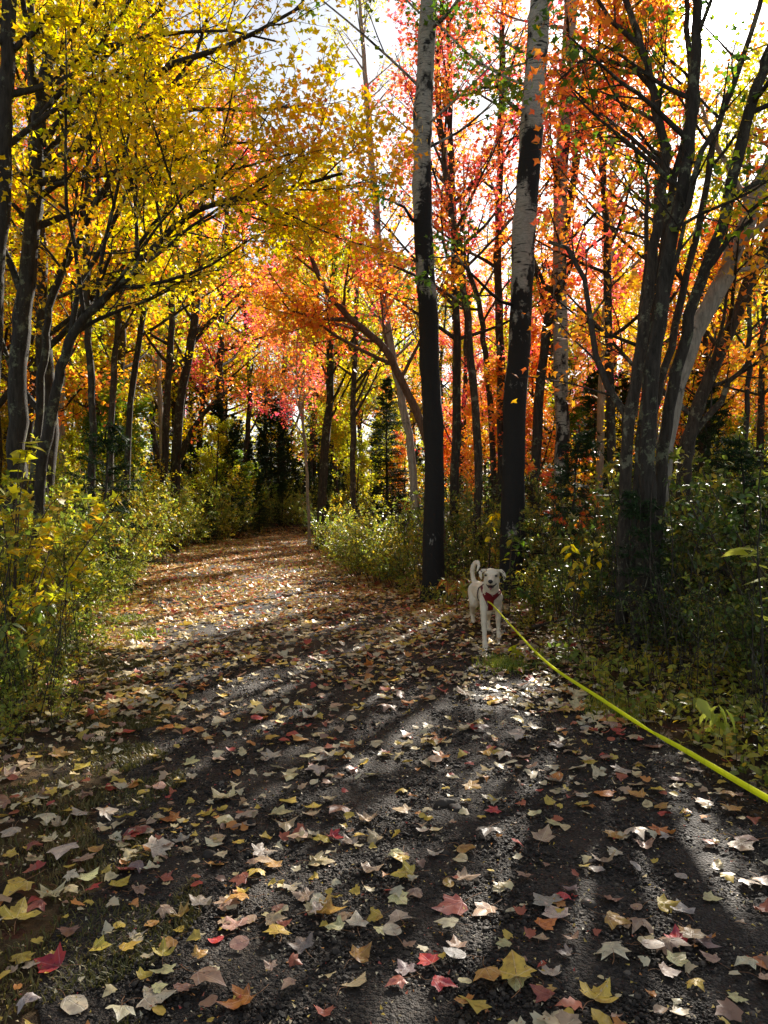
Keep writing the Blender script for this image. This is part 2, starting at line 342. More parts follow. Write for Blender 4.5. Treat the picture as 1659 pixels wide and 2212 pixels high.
def smooth_poly(pts, n):
    pts = np.asarray(pts, float); m = len(pts); t = np.linspace(0, m - 1, n); out = []
    for q in t:
        i = min(int(q), m - 2); f = q - i
        p0, p1, p2, p3 = pts[max(i - 1, 0)], pts[i], pts[i + 1], pts[min(i + 2, m - 1)]
        out.append(.5 * ((2 * p1) + (-p0 + p2) * f + (2 * p0 - 5 * p1 + 4 * p2 - p3) * f * f + (-p0 + 3 * p1 - 3 * p2 + p3) * f ** 3))
    return np.array(out)

def build_tree(name, seed, trunk, rad, leafmat, bark, limbs=12, t0=.35, limb_len=2.2, limb_ang=.95, limb_up=.04, subs=6, twigs=5, lv=12, leaf=.085,
               tmpl=T_MAPLE, explicit=(), nparts=8, crown_t=(.3, 1.), wob=.07, loc=None, sides=10, sublen=.42, wiggle=.012, limbk=1.):
    """Empty at the base > trunk, limb (each), crown (loose leaves)."""
    rng = np.random.default_rng(seed)
    trunk = np.asarray(trunk, float); base = trunk[0].copy() if loc is None else np.asarray(loc, float); trunk = trunk - base
    n = max(18, len(trunk) * 4); tp = smooth_poly(trunk, n); tr = np.interp(np.linspace(0, 1, n), np.linspace(0, 1, len(rad)), rad)
    tp[1:-1] += rng.normal(0, wiggle, (n - 2, 3)) * np.array([1, 1, .3])
    tr = tr * (1 + rng.normal(0, .035, n)); tr[0] *= 1.35; tr[1] *= 1.1
    root = empty(name, base)
    V, Q = tubes(tp[None], tr[None], sides)
    k = np.arange(len(V)); V += nrm(V - np.repeat(tp, sides, 0)) * (np.sin(k * 2.7) * .05 * np.repeat(tr, sides))[:, None]
    link_mesh("trunk", make_mesh("trunk", V, quads=Q, smooth=True), bark, root)
    zs = tp[:, 2]; P1 = []; R1 = []
    nl = 8
    if limbs:
        par, pos, d, r, t = spawn(rng, tp[None], tr[None], limbs, t0, .97, limb_ang, .2, .45)
        L = limb_len * (1.15 - .75 * (t - t0) / (1 - t0)) * rng.uniform(.75, 1.2, limbs)
        G = grow(rng, pos, d, L, nl, wob, limb_up); P1.append(G)
        r0 = np.minimum(r * .55, L * .016 + .004) * limbk; R1.append(r0[:, None] * np.linspace(1, .25, nl)[None])
    for e in explicit:      # (points, r0, r1)
        p = smooth_poly(np.asarray(e[0], float) - base, nl); p[1:-1] += rng.normal(0, .02, (nl - 2, 3)); P1.append(p[None]); R1.append(np.linspace(e[1], e[2], nl)[None])
    P1 = np.concatenate(P1); R1 = np.concatenate(R1)
    Ls = np.linalg.norm(np.diff(P1, axis=1), axis=2).sum(1)
    par2, pos, d, r, t = spawn(rng, P1, R1, subs, .18, 1., .75, .25, .35)
    L2 = Ls[par2] * sublen * (1.2 - .6 * t) * rng.uniform(.6, 1.25, len(par2)); L2 = np.minimum(L2, 1.9)
    P2 = grow(rng, pos, d, L2, 5, .11, .03); R2 = np.minimum(r * .6, .012)[:, None] * np.linspace(1, .3, 5)[None]
    par3, pos, d, r, t3 = spawn(rng, P2, R2, twigs, .15, 1., .7, .3, .3)
    L3 = np.clip(L2[par3] * .45, .15, .7) * rng.uniform(.6, 1.2, len(par3))
    P3 = grow(rng, pos, d, L3, 2, .12, -.02); R3 = np.full(len(par3), .0035)[:, None] * np.linspace(1, .5, 2)[None]
    own3 = par2[par3]
    order = np.argsort(-R1[:, 0] - Ls * .01); NB = len(P1)
    rank = np.empty(NB, int); rank[order] = np.arange(NB)
    own1 = np.minimum(rank, nparts - 1) if NB > nparts else rank
    for b in range(min(NB, nparts)):
        m1 = own1 == b; m2 = m1[par2]; m3 = m1[own3]; VV = []; QQ = []; o = 0
        for PP, RR, sd in ((P1[m1], R1[m1], 6), (P2[m2], R2[m2], 4), (P3[m3], R3[m3], 3)):
            if len(PP) == 0: continue
            v, q = tubes(PP, RR, sd); VV.append(v); QQ.append(q + o); o += len(v)
        lo = link_mesh("limb", make_mesh("limb", np.concatenate(VV), quads=np.concatenate(QQ), smooth=True), bark, root)
        if b == nparts - 1 and NB > nparts: lo.name = "twigs"; lo['kind'] = 'stuff'
    if lv:
        _, pos, d, _, _ = spawn(rng, P3, R3, lv, .1, 1.05, .8, .4, .5)
        pos = pos + rng.normal(0, .05 + leaf * .3, pos.shape)
        v, f, rn = leaves(rng, pos, d, tmpl, leaf)
        c = link_mesh("crown", make_mesh("crown", v, tris=f, attrs={'rnd': rn}), leafmat, root); c['kind'] = 'stuff'
    return root

def copy_tree(src, loc, rz=0, sc=(1, 1, 1), mat=None, name=None):
    r = src.copy(); COL.objects.link(r); r.location = loc; r.rotation_euler = (0, 0, rz); r.scale = sc
    for ch in KIDS.setdefault(src.name, list(src.children)):
        c = ch.copy(); COL.objects.link(c); c.parent = r
        if mat is not None and ch.get('kind') == 'stuff' and not ch.name.startswith('twigs'):
            c.material_slots[0].link = 'OBJECT'; c.material_slots[0].material = mat
    return r
KIDS = {}
def px_trunk(pts, d, dj=0.0, seed=0):
    """picture points -> world polyline at about distance d, first point on the ground; distance wanders by dj"""
    rng = np.random.default_rng(seed); out = []
    for i, (x, y) in enumerate(pts):
        di = d + dj * i / max(1, len(pts) - 1)
        p = W(x, y, di)
        if i == 0: p[2] = gz(p[0], p[1]) - .05
        out.append(p)
    return np.array(out)
def pr(v, d): return v / F * d
#SECTION_TREES
# ------------------------------------------------------------------ the trees that can be told apart
def sd_thin(s): return s in (6, 7, 8, 9, 10)
def hand(name, seed, pts, d, dj, rpx, leafmat, bark, label, cat='tree', group=None, ex=(), **kw):
    t = px_trunk(pts, d, dj, seed)
    rad = [pr(v, d) for v in rpx]
    if sd_thin(seed): kw['lv'] = 5
    if seed in (7, 8, 29, 30): kw['lv'] = 3; kw['limbs'] = 6
    exl = [(np.array([W(x, y, d0 + (d1 - d0) * i / (len(q) - 1)) for i, (x, y) in enumerate(q)]), pr(r0, d0), max(.004, pr(r1, d1))) for q, d0, d1, r0, r1 in ex]
    return tag(build_tree(name, seed, t, rad, leafmat, bark, explicit=exl, **kw), label, cat, group)

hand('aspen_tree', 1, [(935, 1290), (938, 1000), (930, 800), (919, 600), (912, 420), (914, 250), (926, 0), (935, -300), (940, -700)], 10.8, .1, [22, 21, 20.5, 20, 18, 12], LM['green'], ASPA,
     'straight aspen trunk beside the path, black below and pale grey above, left of the dog', sides=22, limbs=9, t0=.55, limb_len=2.2, limb_ang=1.1, lv=7, subs=4, wiggle=.006, limbk=.5,
     ex=[([(930, 60), (970, 25), (1000, -10), (1040, -50)], 10.8, 10.3, 5, 2), ([(905, 480), (870, 450), (840, 425), (790, 410)], 10.8, 10.2, 4, 1)])
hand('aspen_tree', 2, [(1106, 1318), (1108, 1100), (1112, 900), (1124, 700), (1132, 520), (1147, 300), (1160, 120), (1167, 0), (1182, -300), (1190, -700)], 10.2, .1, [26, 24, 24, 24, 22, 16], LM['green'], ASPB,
     'leaning pale aspen trunk with ragged black streaks, rising right behind the dog', sides=22, limbs=9, t0=.6, limb_len=2.2, limb_ang=1.1, lv=7, subs=4, wiggle=.006, limbk=.5,
     ex=[([(1128, 245), (1100, 215), (1075, 195), (1040, 190)], 10.2, 9.6, 5, 2), ([(1112, 660), (1060, 640), (1020, 590), (980, 560), (930, 555)], 10.2, 9.4, 4, 1.5)])
hand('aspen_tree', 3, [(1214, 1180), (1213, 900), (1209, 650), (1213, 400), (1226, 150), (1236, 0), (1246, -200), (1250, -500)], 15, .1, [15, 15, 14, 13, 9], LM['orange'], ASPC,
     'slimmer beige trunk standing further back to the right of the two bold aspens', sides=14, limbs=12, t0=.45, limb_len=2.2, lv=10, wiggle=.008)
hand('birch_tree', 4, [(905, 1180), (890, 1000), (865, 850), (835, 700), (820, 560), (808, 400), (796, 250), (785, 100), (772, -60)], 16, 0, [9, 8.5, 8, 6, 3], LM['yellowgreen'], BARKB,
     'thin pale birch curving up beside the open patch of sky', limbs=26, t0=.3, limb_len=1.5, limb_ang=.75, subs=4, twigs=4, lv=6, leaf=.06, tmpl=T_OVAL)
hand('maple_tree', 5, [(965, 1170), (925, 960), (880, 850), (830, 750), (760, 690), (700, 620), (660, 520), (640, 450)], 13, -1., [10, 9, 7.5, 5, 3], LM['orange'], BARKR,
     'reddish maple whose bent trunk leans left over the path', limbs=14, t0=.3, limb_len=2.0, limb_up=.07, subs=6, lv=11, leaf=.085,
     ex=[([(760, 690), (720, 690), (690, 688), (650, 680), (610, 650)], 12.5, 11.5, 5, 1.5)])
# multi-stemmed clump on the right
hand('maple_tree', 6, [(1342, 1412), (1346, 1200), (1358, 950), (1385, 750), (1402, 600), (1425, 450), (1438, 330), (1410, 200), (1375, 60), (1340, -60), (1300, -250)], 7.1, .3, [13, 12.5, 12, 11, 9.5, 7, 5], LM['orange'], BARK2,
     'grey-barked stem at the left of the clump, forking towards the aspens', limbs=8, t0=.5, limb_len=1.6, lv=8, leaf=.085, sides=14,
     ex=[([(1352, 950), (1330, 860), (1292, 780), (1276, 660), (1252, 560), (1185, 522)], 7.2, 7.6, 9, 4), ([(1418, 215), (1380, 150), (1300, 132), (1250, 140), (1205, 175)], 7.4, 7.6, 6, 2),
         ([(1390, 120), (1340, 60), (1290, 0), (1250, -60)], 7.4, 7.2, 6, 3), ([(1370, 900), (1390, 640), (1398, 420), (1365, 300)], 7.2, 7.5, 7, 3)])
hand('maple_tree', 7, [(1385, 1425), (1396, 1150), (1402, 900), (1425, 700), (1452, 520), (1480, 380), (1498, 220), (1506, 60), (1500, -80), (1490, -300)], 6.9, .2, [19, 17, 15, 13, 10, 7], LM['green'], BARK,
     'thickest furrowed dark trunk of the clump, a small fir at its foot', limbs=8, t0=.5, limb_len=1.7, lv=8, leaf=.08, sides=18,
     ex=[([(1450, 530), (1478, 460), (1500, 350), (1560, 250), (1605, 130)], 7.0, 6.8, 9, 4), ([(1430, 690), (1470, 560), (1490, 470), (1600, 430), (1670, 380)], 7.0, 6.6, 6, 2)])
hand('maple_tree', 8, [(1408, 1400), (1422, 1100), (1442, 900), (1480, 720), (1532, 560), (1580, 400), (1622, 230), (1659, 120), (1710, 0), (1780, -200)], 7.4, -.1, [12, 12, 12, 12, 11, 9], LM['yellowgreen'], BARK,
     'dark stem of the clump slanting steeply up to the right edge below the sun', limbs=7, t0=.5, limb_len=1.6, lv=8, leaf=.08, sides=14,
     ex=[([(1520, 590), (1590, 500), (1640, 440), (1700, 400)], 7.1, 6.7, 7, 3)])
hand('birch_tree', 9, [(1418, 1340), (1426, 1100), (1452, 880), (1502, 720), (1560, 610), (1610, 480), (1659, 370), (1730, 260), (1800, 100)], 8.4, 0, [17, 17, 19, 19, 17, 13], LM['yellowgreen'], BARKB,
     'pale birch trunk behind the dark clump bending right', limbs=8, t0=.5, limb_len=1.8, lv=8, leaf=.07, tmpl=T_OVAL, sides=14)
hand('maple_tree', 10, [(1465, 1290), (1478, 1050), (1492, 930), (1530, 820), (1580, 700), (1659, 520), (1740, 380)], 9.3, -.3, [16, 15, 13, 12, 10], LM['orange'], BARK2,
     'dark trunk leaning far right with a side limb, behind the pale birch', limbs=9, t0=.35, limb_len=1.8, lv=9, leaf=.085, ex=[([(1490, 950), (1560, 850), (1620, 770), (1680, 650)], 9.2, 8.8, 8, 3)])
hand('maple_tree', 29, [(1362, 1405), (1372, 1150), (1386, 900), (1412, 700), (1446, 450), (1492, 200), (1478, 0), (1470, -150)], 7.5, .3, [9, 9, 8.5, 8, 6, 4], LM['orange'], BARK,
     'slender stem in the middle of the clump, behind the thickest one', limbs=7, t0=.5, limb_len=1.3, lv=5, leaf=.075)
hand('maple_tree', 30, [(1395, 1400), (1402, 1100), (1412, 900), (1450, 740), (1510, 480), (1545, 300), (1610, 100), (1680, -150)], 7.7, .2, [9, 9, 8, 7, 6, 4], LM['yellowgreen'], BARK2,
     'slender stem of the clump pointing straight up at the sun', limbs=7, t0=.5, limb_len=1.3, lv=4, leaf=.075)
# left side
hand('maple_tree', 11, [(-45, 1260), (-25, 900), (-3, 600), (8, 350), (15, 150), (20, 0), (28, -200), (40, -400)], 8, 0, [17, 16, 15, 14, 10], LM['yellow'], BARK,
     'lichen-spotted maple trunk cut by the left edge', limbs=9, t0=.35, limb_len=2.4, lv=9, leaf=.078, sides=14,
     ex=[([(15, 110), (55, 85), (95, 50), (130, 20)], 8, 8, 7, 5)])
hand('maple_tree', 12, [(30, 1260), (36, 1000), (40, 800), (52, 650), (70, 480), (80, 330), (95, 200), (112, 60), (135, -80), (160, -350)], 9.4, 0, [21, 19, 18, 16, 14, 12, 8], LM['yellow'], BARK,
     'big lichen-spotted yellow maple on the left with long limbs reaching over the path', limbs=10, t0=.4, limb_len=2.6, subs=8, twigs=5, lv=10, leaf=.072, sides=16, nparts=16,
     ex=[([(95, 360), (160, 325), (230, 272), (300, 185), (370, 142), (480, 100), (560, 60), (650, 15)], 9.4, 8.4, 11, 3), ([(92, 315), (150, 235), (210, 195), (270, 170), (330, 150)], 9.4, 9.0, 8, 3),
         ([(80, 395), (130, 385), (205, 372), (260, 345), (300, 305), (350, 215), (420, 120), (450, 30)], 9.4, 8.8, 9, 3), ([(85, 425), (125, 392), (240, 372), (300, 363), (370, 345), (480, 320), (560, 305)], 9.4, 8.6, 7, 2),
         ([(100, 190), (160, 120), (250, 95), (340, 80), (450, 60), (600, 90)], 9.4, 8.6, 7, 2), ([(250, 245), (340, 245), (470, 240), (580, 232), (680, 225)], 9.2, 8.2, 6, 2),
         ([(52, 640), (5, 530), (-30, 500)], 9.4, 9.2, 8, 5), ([(75, 380), (30, 378), (-20, 390)], 9.4, 9.0, 6, 4)])
hand('maple_tree', 13, [(70, 1260), (85, 1050), (108, 900), (138, 775), (170, 700), (230, 640), (285, 592), (330, 540), (390, 480), (450, 445), (540, 428), (640, 402), (740, 375)], 9.0, -1.2, [13, 11, 10, 8, 7, 5.5, 4, 3], LM['yellow'], BARK,
     'dark maple sweeping in one long arching stem from the left bank towards the middle', limbs=20, t0=.3, limb_len=2.2, limb_up=.03, limb_ang=.7, subs=7, twigs=5, lv=9, leaf=.072, sides=14,
     ex=[([(290, 590), (300, 530), (350, 460), (400, 425), (450, 380), (560, 350), (640, 330)], 8.6, 8.0, 5, 2), ([(150, 750), (165, 640), (200, 560), (290, 400), (330, 330), (400, 280)], 9, 8.8, 7, 3)])
hand('maple_tree', 14, [(55, 1240), (80, 930), (98, 760), (112, 640), (170, 520), (222, 420), (280, 320), (330, 230), (345, 100), (350, -30)], 9.9, 0, [9, 8, 7, 6, 4], LM['yellow'], BARK,
     'slender dark maple stem rising between the big yellow maple and the arching one', limbs=14, t0=.35, limb_len=2.1, subs=6, lv=8, leaf=.078)
MID = [
 (15, [(200, 1120), (198, 900), (190, 700), (185, 500), (192, 350), (215, 200), (232, 50)], 13, 8, 'yellow', BARK, 'straight slim trunk in the left woods, first right of the arching maple'),
 (16, [(235, 1100), (241, 900), (255, 700), (262, 600), (276, 450), (300, 300)], 15, 7, 'orange', BARK2, 'slim trunk with mottled bark, second right of the arching maple'),
 (17, [(270, 1110), (281, 900), (305, 700), (320, 600), (346, 450), (360, 330)], 15.5, 7, 'orange', BARK, 'slim leaning trunk, third right of the arching maple'),
 (18, [(350, 1110), (356, 950), (365, 800), (372, 650), (370, 500), (360, 350)], 20, 8, 'yellow', BARK, 'upright trunk paired with a forked one where the left bushes end'),
 (19, [(375, 1110), (386, 900), (410, 760), (426, 650), (432, 500), (440, 400)], 20.5, 10, 'orange', BARK, 'forked orange maple leaning right over the leafy path'),
 (20, [(690, 1145), (700, 1000), (712, 850), (716, 700), (722, 560)], 22, 10, 'yellowgreen', BARK, 'dark trunk rising behind the bushy shrub on the right side of the path'),
 (21, [(668, 1135), (662, 1000), (652, 900), (640, 820)], 24, 3.5, 'red', BARKB, 'thin white sapling trunk at the end of the path'),
 (22, [(762, 1140), (762, 950), (766, 800), (770, 650)], 20, 7, 'yellowgreen', BARK2, 'thin trunk just right of the dark one behind the shrub'),
 (23, [(1034, 1190), (1031, 950), (1018, 780), (1005, 650), (985, 520), (960, 350), (945, 200)], 14, 9.5, 'red', BARK2, 'curving grey trunk between the two bold aspens, nearer the left one'),
 (24, [(1082, 1190), (1083, 850), (1076, 600), (1079, 350), (1086, 100)], 16, 10, 'red', BARK, 'straight dark trunk close to the left side of the leaning aspen'),
 (25, [(1150, 1190), (1160, 900), (1176, 760), (1192, 640), (1230, 450), (1252, 300)], 15, 11, 'orange', BARK, 'dark trunk leaning right, just right of the leaning aspen'),
 (26, [(1075, 1190), (1060, 900), (1048, 760), (1030, 640), (990, 520), (965, 420)], 17, 7, 'orange', BARK, 'thin dark trunk leaning left between the two bold aspens'),
 (27, [(1290, 1190), (1300, 900), (1310, 650), (1322, 400), (1325, 250)], 17, 9, 'orange', BARKB, 'pale thin trunk seen between the beige aspen and the clump'),
 (28, [(1605, 1190), (1612, 900), (1620, 700), (1612, 450)], 12, 6, 'yellowgreen', BARK, 'thin upright stem near the right edge behind the shrubs'),
]
for sd, pts, d, rp, lm, bk, lab in MID:
    ex = ()
    if sd == 19: ex = [([(386, 1000), (420, 920), (465, 870), (500, 840)], 20.5, 19.5, 7, 2)]
    tall = [(pts[-1][0] + 10, pts[-1][1] - 200)]
    rt = px_right = pts[0][0] > 1000
    hand('maple_tree' if bk is not BARKB else 'birch_tree', sd, pts + tall, d, .2, [rp, rp * .9, rp * .75, rp * .45], LM[lm], bk, lab, limbs=16 if rt else 15, t0=.4 if rt else .28, limb_len=(.14 * d if rt else min(2.6, .16 * d)), subs=6, twigs=4, lv=8 if rt else 11, leaf=.085, ex=ex,
         sublen=.45, limb_ang=.8)

# ------------------------------------------------------------------ woods built from a few kinds, each copy a tree of its own
def variant(name, seed, H, r, lean, **kw):
    rng = np.random.default_rng(seed); z = np.linspace(0, H, 6)
    x = np.cumsum(rng.normal(lean, .12, 6)) * .5; y = np.cumsum(rng.normal(0, .12, 6)) * .5; x[0] = y[0] = 0
    return build_tree(name, seed, np.stack([x, y, z], 1), [r, r * .85, r * .6, r * .2], LM['orange'], kw.pop('bark', BARK), nparts=kw.pop('nparts', 5), **kw)
VAR = [variant('maple_tree', 101, 10, .13, .1, limbs=16, t0=.22, limb_len=2.6, subs=7, twigs=5, lv=15, leaf=.085),
       variant('maple_tree', 102, 11, .11, .0, limbs=18, t0=.25, limb_len=2.3, subs=7, twigs=5, lv=14, leaf=.085, bark=BARK2),
       variant('maple_tree', 103, 9, .09, .25, limbs=15, t0=.2, limb_len=2.5, subs=7, twigs=5, lv=15, leaf=.085),
       variant('maple_tree', 104, 5, .05, .1, limbs=14, t0=.15, limb_len=1.6, subs=6, twigs=5, lv=13, leaf=.085),
       variant('maple_tree', 106, 10, .09, .05, limbs=15, t0=.35, limb_len=2.4, subs=6, twigs=4, lv=10, leaf=.08)]
VARB = variant('birch_tree', 105, 11, .08, .1, limbs=20, t0=.3, limb_len=1.8, subs=6, twigs=5, lv=9, leaf=.085, tmpl=T_OVAL, bark=BARKB)

def build_conifer(name, seed, H, spread, needle=.055):
    rng = np.random.default_rng(seed); root = empty(name); n = 14
    tp = np.stack([rng.normal(0, .01, n).cumsum(), rng.normal(0, .01, n).cumsum(), np.linspace(0, H, n)], 1)
    V, Q = tubes(tp[None], np.linspace(H * .013, .004, n)[None], 8); link_mesh("trunk", make_mesh("trunk", V, quads=Q, smooth=True), BARK, root)
    nw = int(H * 6.5); hs = np.linspace(.06, .97, nw) * H; k = 6
    h = np.repeat(hs, k) + rng.normal(0, .05, nw * k); az = rng.uniform(0, 2 * PI, nw * k)
    L = spread * (1.03 - h / H) ** .8 * rng.uniform(.55, 1.15, nw * k) + .06
    S0 = np.stack([np.interp(h, tp[:, 2], tp[:, 0]), np.interp(h, tp[:, 2], tp[:, 1]), h], 1)
    D = np.stack([np.cos(az), np.sin(az), .25 - .45 * (1 - h / H)], 1)
    P = grow(rng, S0, D, L, 5, .04, .015); Rr = (L * .009 + .002)[:, None] * np.linspace(1, .3, 5)[None]
    par, pos, d, r, t = spawn(rng, P, Rr, 10, .12, 1., .85, .15, .93)
    L2 = np.clip(L[par] * .42 * (1.15 - t), .05, .6); P2 = grow(rng, pos, d, L2, 3, .05, -.01); R2 = np.full(len(P2), .002)[:, None] * np.ones((1, 3))
    V1, Q1 = tubes(P, Rr, 4); V2, Q2 = tubes(P2, R2, 3)
    b = link_mesh("branches", make_mesh("branches", np.concatenate([V1, V2]), quads=np.concatenate([Q1, Q2 + len(V1)])), BARK, root); b['kind'] = 'stuff'
    tm = (np.array([(-.13, 0, 0), (.13, 0, 0), (0, 1, 0)], float), np.array([(0, 1, 2)]))
    _, pos, d, _, _ = spawn(rng, P2, R2, 11, 0, 1.05, .75, .2, .75); pos = pos + rng.normal(0, .006, pos.shape)
    v, f, rn = leaves(rng, pos, d, tm, needle, .5, .05)
    c = link_mesh("crown", make_mesh("crown", v, tris=f, attrs={'rnd': rn}), LM['needle'], root); c['kind'] = 'stuff'
    return root
CONV = [build_conifer('fir_tree', 201, 4.0, 1.15, .075), build_conifer('fir_tree', 202, 7.0, 1.6, .10), build_conifer('fir_sapling', 203, 1.5, .62, .045)]

USED = set()
def place(src, x, y, rz=0., sc=(1, 1, 1), mat=None):
    loc = (x, y, gz(x, y) - .06)
    kids = KIDS.setdefault(src.name, list(src.children))
    if src.name not in USED:
        USED.add(src.name); src.location = loc; src.rotation_euler = (0, 0, rz); src.scale = sc
        if mat is not None:
            for ch in kids:
                if ch.get('kind') == 'stuff' and ch.name.startswith(('crown', 'foliage')):
                    ch.material_slots[0].link = 'OBJECT'; ch.material_slots[0].material = mat
        return src
    r = src.copy(); COL.objects.link(r); r.location = loc; r.rotation_euler = (0, 0, rz); r.scale = sc
    for ch in kids:
        c = ch.copy(); COL.objects.link(c); c.parent = r
        if mat is not None and ch.name.startswith(('crown', 'foliage')):
            c.material_slots[0].link = 'OBJECT'; c.material_slots[0].material = mat
    return r
ORD = ['first', 'second', 'third', 'fourth', 'fifth', 'sixth', 'seventh', 'eighth', 'ninth', 'tenth', 'eleventh', 'twelfth', 'thirteenth', 'fourteenth', 'fifteenth', 'sixteenth', 'seventeenth', 'eighteenth', 'nineteenth', 'twentieth']
def ordinal_labels(items, fmt, cat, group):
    """items: (object, kind words, place words, px); numbers alike ones from left to right"""
    b = {}
    for it in items: b.setdefault((it[1], it[2]), []).append(it)
    for (kw, pw), L in b.items():
        L.sort(key=lambda q: q[3])
        for i, it in enumerate(L):
            if len(L) == 1: s = f"{kw} {pw}"
            elif i == len(L) - 1 and len(L) <= 3: s = f"{kw} {pw}, {'last' if len(L) > 2 else 'second'} from the left"
            else: s = f"{kw} {pw}, {ORD[i] if i < 20 else str(i + 1) + 'th'} from the left"
            tag(it[0], s, cat, group + ' ' + pw)
rng = np.random.default_rng(77)
CN = {'yellow': 'golden yellow', 'orange': 'orange', 'red': 'red', 'yellowgreen': 'yellow-green', 'green': 'green'}
def zone(px, d):
    if px < 250: c = ['yellow', 'yellowgreen', 'orange', 'orange']; w_ = [.35, .35, .2, .1]
    elif px < 560: c = ['orange', 'yellow', 'red', 'yellowgreen']; w_ = [.3, .3, .15, .25]
    elif px < 760: c = ['yellowgreen', 'orange', 'red', 'yellow']; w_ = [.5, .15, .15, .2]
    elif px < 1000: c = ['red', 'orange', 'yellow', 'yellowgreen']; w_ = [.35, .3, .2, .15]
    elif px < 1400: c = ['orange', 'red', 'yellow', 'yellowgreen']; w_ = [.35, .35, .2, .1]
    else: c = ['orange', 'yellowgreen', 'yellow', 'green']; w_ = [.3, .25, .35, .10]
    return c[rng.choice(4, p=w_)]
def where(px, d):
    side = 'in the left woods' if px < 480 else 'beyond the bend of the path' if px < 760 else 'behind the two bold aspens' if px < 1330 else 'behind the clump on the right'
    return side
pts = []; items = []
def far_enough(x, y, dm):
    return all((x - a) ** 2 + (y - b) ** 2 > dm * dm for a, b in pts)
def scatter(n, dlo, dhi, dm, margin=1.5, pxlo=-350, pxhi=2000, tries=4000):
    out = []
    for _ in range(tries):
        if len(out) >= n: break
        y = math.sqrt(rng.uniform(dlo ** 2, dhi ** 2)); px = rng.uniform(pxlo, pxhi); x = (px - CX) / F * y; l, r = edges(y)
        if l - margin < x < r + margin and y < 60: continue
        if not far_enough(x, y, dm): continue
        pts.append((x, y)); out.append((x, y, px))
    return out
for px, y, lm, v, s, lab in ((975, 15.2, 'red', 4, 1.15, 'rosy red maple showing on both sides of the straight aspen'), (1330, 14.6, 'orange', 4, 1.1, 'orange maple between the beige aspen and the clump'),
                           (1420, 13.2, 'orange', 4, 1.0, 'orange maple behind the forking stem of the clump')):
    x = (px - CX) / F * y; pts.append((x, y)); tag(place(VAR[v], x, y, rng.uniform(0, 6.28), (s * .95, s * .95, s), LM[lm]), lab, 'tree')
for lo, hi, n, dm in ((13, 22, 26, 1.7), (22, 34, 44, 2.0), (34, 60, 60, 2.6)):
    for x, y, px in scatter(n, lo, hi, dm, 2.0):
        if 870 < px < 1350 and y < 17: continue
        if 790 < px < 1180 and 15 < y < 26 and rng.random() < .75: continue
        if 760 < px < 1020 and 25 < y < 36 and rng.random() < .55: continue
        zc = zone(px, y); vi = int(rng.integers(0, 3)) if rng.random() > .16 else 4
        src = VARB if vi == 4 else VAR[vi]; H = 11 if vi == 4 else (10, 11, 9)[vi]
        s = rng.uniform(.9, 1.25) * (1 + (y - 13) / 47 * .75)
        if 540 < px < 800:
            zt = .36 * y + 1.4; s = min(s, zt / H)
        if 780 < px < 880 and y > 18: s = min(s, (.42 * y + 1.4) / H)
        if px > 700: s = min(s, ((.30 if y > 22 else .34) * y + 1.4) / H)
        w_ = s * rng.uniform(.9, 1.15)
        o = place(src, x, y, rng.uniform(0, 6.28), (w_, w_, s), LM[zc])
        items.append((o, f"{CN[zc]} {'birch' if vi == 4 else 'maple'}", where(px, y), px))
ordinal_labels(items, '', 'tree', 'trees')
# young maples under the tall ones, and coloured saplings along the verges
items = []
for x, y, px in scatter(46, 12, 32, 1.2, 1.3):
    if 840 < px < 1200 and y < 24 and rng.random() < .6: continue
    zc = zone(px, y) if rng.random() > .55 else ['yellowgreen', 'green'][int(rng.integers(0, 2))]; s = rng.uniform(.55, 1.1)
    if zc == 'red': zc = 'orange'
    o = place(VAR[3], x, y, rng.uniform(0, 6.28), (s, s, s * rng.uniform(.85, 1.1)), LM[zc]); items.append((o, f"young {CN[zc]} maple", where(px, y), px))
ordinal_labels(items, '', 'sapling', 'young maples')
# conifers
items = []
for x, y, px in scatter(62, 13, 42, 1.2, 1.6, -300, 1950):
    if 880 < px < 1330 and y < 17: continue
    big = rng.random() < .45 and y > 17; s = rng.uniform(.7, 1.25)
    s = min(s, (.16 * y + 1.45) / (7 if big else 4))
    o = place(CONV[1] if big else CONV[0], x, y, rng.uniform(0, 6.28), (s, s, s)); items.append((o, 'tall dark fir' if big else 'low dark fir', where(px, y), px))
for px, y, big, s in ((560, 31, 1, .95), (500, 29, 1, .9), (610, 34, 1, 1.1), (470, 33, 1, 1.2), (640, 38, 1, 1.), (585, 40, 1, 1.3), (540, 37, 1, 1.2), (510, 42, 1, 1.4), (450, 25, 0, 1.2), (700, 32, 1, 1.1), (730, 27, 0, 1.3), (675, 44, 1, 1.4), (620, 48, 1, 1.4), (560, 50, 1, 1.5), (490, 48, 1, 1.5)):
    s = min(s, (.12 * y + 1.45) / 7) * rng.uniform(.45, 1.1); x = (px - CX) / F * y; o = place(CONV[1] if big else CONV[0], x, y, rng.uniform(0, 6.28), (s, s, s)); items.append((o, 'tall dark fir' if big else 'low dark fir', where(px, y), px))
for x, y, px in scatter(60, 42, 66, 1.6, 2.5, -200, 1850):
    s = rng.uniform(.7, 1.0); o = place(CONV[1], x, y, rng.uniform(0, 6.28), (s, s, s)); items.append((o, 'distant dark fir', where(px, y), px))
ordinal_labels(items, '', 'fir tree', 'dark firs')
